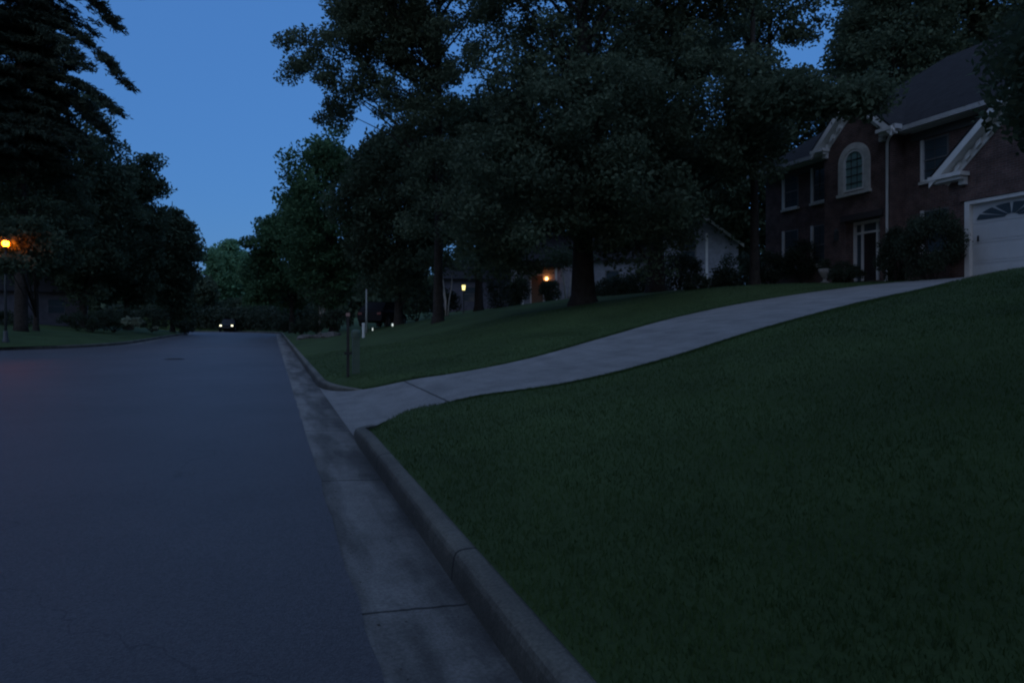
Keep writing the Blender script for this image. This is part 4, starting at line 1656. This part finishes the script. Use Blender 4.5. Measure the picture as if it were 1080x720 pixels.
x, y = at(242, 84)
car((x, y, .01 * y + .05), R(-6), 'dark oncoming car with both headlights lit at the end of the road', True)
x, y = at(404, 44)
car((x, y, ground_z(x, y)), R(150), 'dark car parked unlit under the trees beyond the white post', False)

# ------------------------------------------------------------------ small planting along the road
shrub(140, 47, 346, 1.5, .85, 'pale fountain of ornamental grass under the dark trees', 61, lm='shrub_pale', name='ornamental_grass', leaf=.18, n=420, thing_cat='plant')
shrub(164, 50, 347, .5, .22, 'tiny pale flower clump beside the ornamental grass', 62, lm='shrub_pale', name='flower_clump', leaf=.08, n=200, thing_cat='plant')
for i, (px, Z, base, w, h, lb) in enumerate([
        (196, 64, 352, 2.2, 1.3, 'dark low bush at the left kerb before the bend'),
        (95, 48, 350, 4.5, 1.7, 'wide dark bush under the broad tree on the left verge'),
        (120, 50, 349, 3.5, 1.8, 'dark bush left of the ornamental grass'),
        (160, 56, 349, 3.6, 1.9, 'dark bush behind the tiny flower clump'),
        (300, 74, 350, 2.4, 1.5, 'dark bush at the right kerb where the road bends'),
        (318, 56, 352, 2.6, 1.2, 'rough low bush beside the far right kerb'),
        (334, 50, 351, 2.4, 1.5, 'rough bush at the feet of the slim pale trunks'),
        (356, 46, 348, 2.6, 1.4, 'grey low bush left of the marker post'),
        (440, 46, 338, 4.0, 2.6, 'tall dark bush behind the parked car'),
        (468, 48, 335, 3.0, 2.2, 'dark bush behind the pale crape myrtle'),
        (530, 47, 330, 3.4, 2.4, 'dark bush in front of the lilac grey house'),
        (780, 36, 312, 3.4, 2.4, 'dark bush between grey house and brick house'),
        (10, 46, 352, 4, 1.6, 'dark bush behind the foot of the street lamp')]):
    shrub(px, Z, base, w, h, lb, 70 + i, leaf=.13, n=int(1600 + 500 * w))

for i, (px, Z, base, w, h, lb) in enumerate([
        (640, 38, 320, 2.0, 1.5, 'dark bush before the grey house right of the massive trunk'),
        (676, 36, 318, 2.2, 1.9, 'dark bush touching the trunk of the second oak'),
        (580, 42, 322, 1.5, 1.7, 'upright dark bush right of the lit doorway'),
        (548, 42, 324, 1.5, 1.9, 'upright dark bush left of the lit doorway')]):
    shrub(px, Z, base, w, h, lb, 120 + i, leaf=.1, n=4200)

# pale multi-stem trunks
def multistem(px, Z, hpx, spread, label, seed, n=4, rr=.035, group=None):
    x, y = at(px, Z)
    gz = ground_z(x, y)
    rng = np.random.default_rng(seed)
    root = thing('crape_myrtle', (x, y, gz), label, 'tree', group)
    b = MB()
    H = hpx * Z / 720
    tops = []
    for k in range(n):
        a = rng.uniform(0, 2 * PI)
        dx, dy = math.cos(a) * spread, math.sin(a) * spread * .6
        p = [(dx * .15, dy * .15, -.15), (dx * .35 + rng.normal() * .04, dy * .3, H * .35), (dx * .7 + rng.normal() * .05, dy * .7, H * .7), (dx, dy, H)]
        b.tube(p, [rr * 1.3, rr, rr * .8, rr * .5], 7)
        tops.append(p[-1])
    b.build('trunk', M['bark_pale'], root, smooth=True)
    c = np.array(tops)[rng.integers(0, n, 2200)] + rng.normal(size=(2200, 3)) * np.array((.7, .7, .35)) + np.array((0, 0, .75))
    leaf_cloud('crown', c, .17, M['leaf_dark'], rng, .5, root)


multistem(471, 38, 46, .35, 'pale stemmed crape myrtle left of the yellow lantern', 81, 4, .035)
multistem(336, 50, 30, .5, 'slim pale trunked small tree beside the far right kerb', 82, 5, .04)
multistem(598, 44, 34, .6, 'dark leafed small tree between lit doorway and oak trunk', 83, 4, .05)

# rocks edging the bed by the far kerb
b_proto = None
rng = np.random.default_rng(90)
for i, (px, Z, s, lb) in enumerate(((322, 44, .38, 'low pale rock nearest the road in the planting bed'), (336, 42, .30, 'flat rock in the planting bed below the slim trunks'), (349, 41, .42, 'grey block of rock left of the marker post'))):
    gx_, gy_ = at(px, Z)
    b = MB()
    n1, n2 = 10, 7
    prof = []
    vs, fs = [], []
    for j in range(n2):
        ph = PI * j / (n2 - 1)
        for k in range(n1):
            r0 = s * (1 + .22 * rng.normal() * math.sin(ph))
            vs.append((r0 * math.sin(ph) * math.cos(2 * PI * k / n1) * 1.4, r0 * math.sin(ph) * math.sin(2 * PI * k / n1), r0 * .6 * math.cos(ph)))
    for j in range(n2 - 1):
        for k in range(n1):
            fs.append((j * n1 + k, j * n1 + (k + 1) % n1, (j + 1) * n1 + (k + 1) % n1, (j + 1) * n1 + k))
    b.add(vs, fs)
    o = b.build('rock', M['rock'])
    o.location = (gx_, gy_, ground_z(gx_, gy_) + .05)
    tag(o, lb, 'rock', 'rocks edging the far planting bed')

# ------------------------------------------------------------------ sky and light (dusk)
w = bpy.data.worlds.new('World')
scene.world = w
w.use_nodes = True
nt = w.node_tree
bg = nt.nodes['Background']
sky = nt.nodes.new('ShaderNodeTexSky')
sky.sky_type = 'NISHITA'
sky.sun_disc = False
SUN_EL, SUN_AZ = 3.0, 212.0     # clockwise from the road direction: low, behind and a little left of the viewer
sky.sun_elevation = R(SUN_EL)
sky.sun_rotation = R(SUN_AZ)
sky.air_density = 1.0
sky.dust_density = .3
sky.ozone_density = 4.0
mixc = nt.nodes.new('ShaderNodeMix')          # blends the clear sky with an even blue and the added fill
mixc.data_type = 'RGBA'
mixc.inputs['Factor'].default_value = .82
nt.links.new(sky.outputs[0], mixc.inputs['A'])
tc = nt.nodes.new('ShaderNodeTexCoord')
sep = nt.nodes.new('ShaderNodeSeparateXYZ')
nt.links.new(tc.outputs['Generated'], sep.inputs[0])
up = nt.nodes.new('ShaderNodeMapRange')        # paler fill light added overhead, out of view; clear blue lower down
up.interpolation_type = 'SMOOTHSTEP'
up.inputs['From Min'].default_value = .42
up.inputs['From Max'].default_value = .75
nt.links.new(sep.outputs[2], up.inputs['Value'])
sky_fill = nt.nodes.new('ShaderNodeMix')
sky_fill.data_type = 'RGBA'
sky_fill.inputs['A'].default_value = (.158, .475, 1.28, 1)
sky_fill.inputs['B'].default_value = (.64, 1.00, 1.86, 1)
dot = nt.nodes.new('ShaderNodeVectorMath')     # the same added fill behind the viewer, on the sunset side
dot.operation = 'DOT_PRODUCT'
dot.inputs[1].default_value = (math.sin(R(SUN_AZ)), math.cos(R(SUN_AZ)), 0)
nt.links.new(tc.outputs['Generated'], dot.inputs[0])
west = nt.nodes.new('ShaderNodeMapRange')
west.interpolation_type = 'SMOOTHSTEP'
west.inputs['From Min'].default_value = .15
west.inputs['From Max'].default_value = .8
nt.links.new(dot.outputs['Value'], west.inputs['Value'])
nt.links.new(node_math(nt, 'MAXIMUM', up.outputs['Result'], west.outputs['Result']), sky_fill.inputs['Factor'])
nt.links.new(sky_fill.outputs['Result'], mixc.inputs['B'])
nt.links.new(mixc.outputs['Result'], bg.inputs['Color'])
bg.inputs['Strength'].default_value = .15
# afterglow of the sun that has just gone: very weak, very soft, same bearing
sd_ = bpy.data.lights.new('sun', 'SUN')
sd_.energy = .11
sd_.color = (1, .84, .62)
sd_.angle = R(110)
so = bpy.data.objects.new('sun', sd_)
COL.objects.link(so)
so.rotation_euler = (R(90 - 25), 0, R(180 - SUN_AZ))

# ------------------------------------------------------------------ camera
cd = bpy.data.cameras.new('camera')
cam = bpy.data.objects.new('camera', cd)
COL.objects.link(cam)
cam.location = (0, 0, EYE)
cam.rotation_euler = (R(90), 0, -YAW)
cd.sensor_width = 36
cd.lens = 24
cd.shift_y = -15 / 1080.0
cd.clip_start = .05
cd.clip_end = 6000
scene.camera = cam

vs_ = scene.view_settings
vs_.view_transform = 'Standard'
vs_.look = 'None'
vs_.exposure = 1.4
vs_.gamma = 1
scene.cycles.use_denoising = True
scene.cycles.filter_width = 2.1
scene.cycles.max_bounces = 6
scene.cycles.transparent_max_bounces = 4
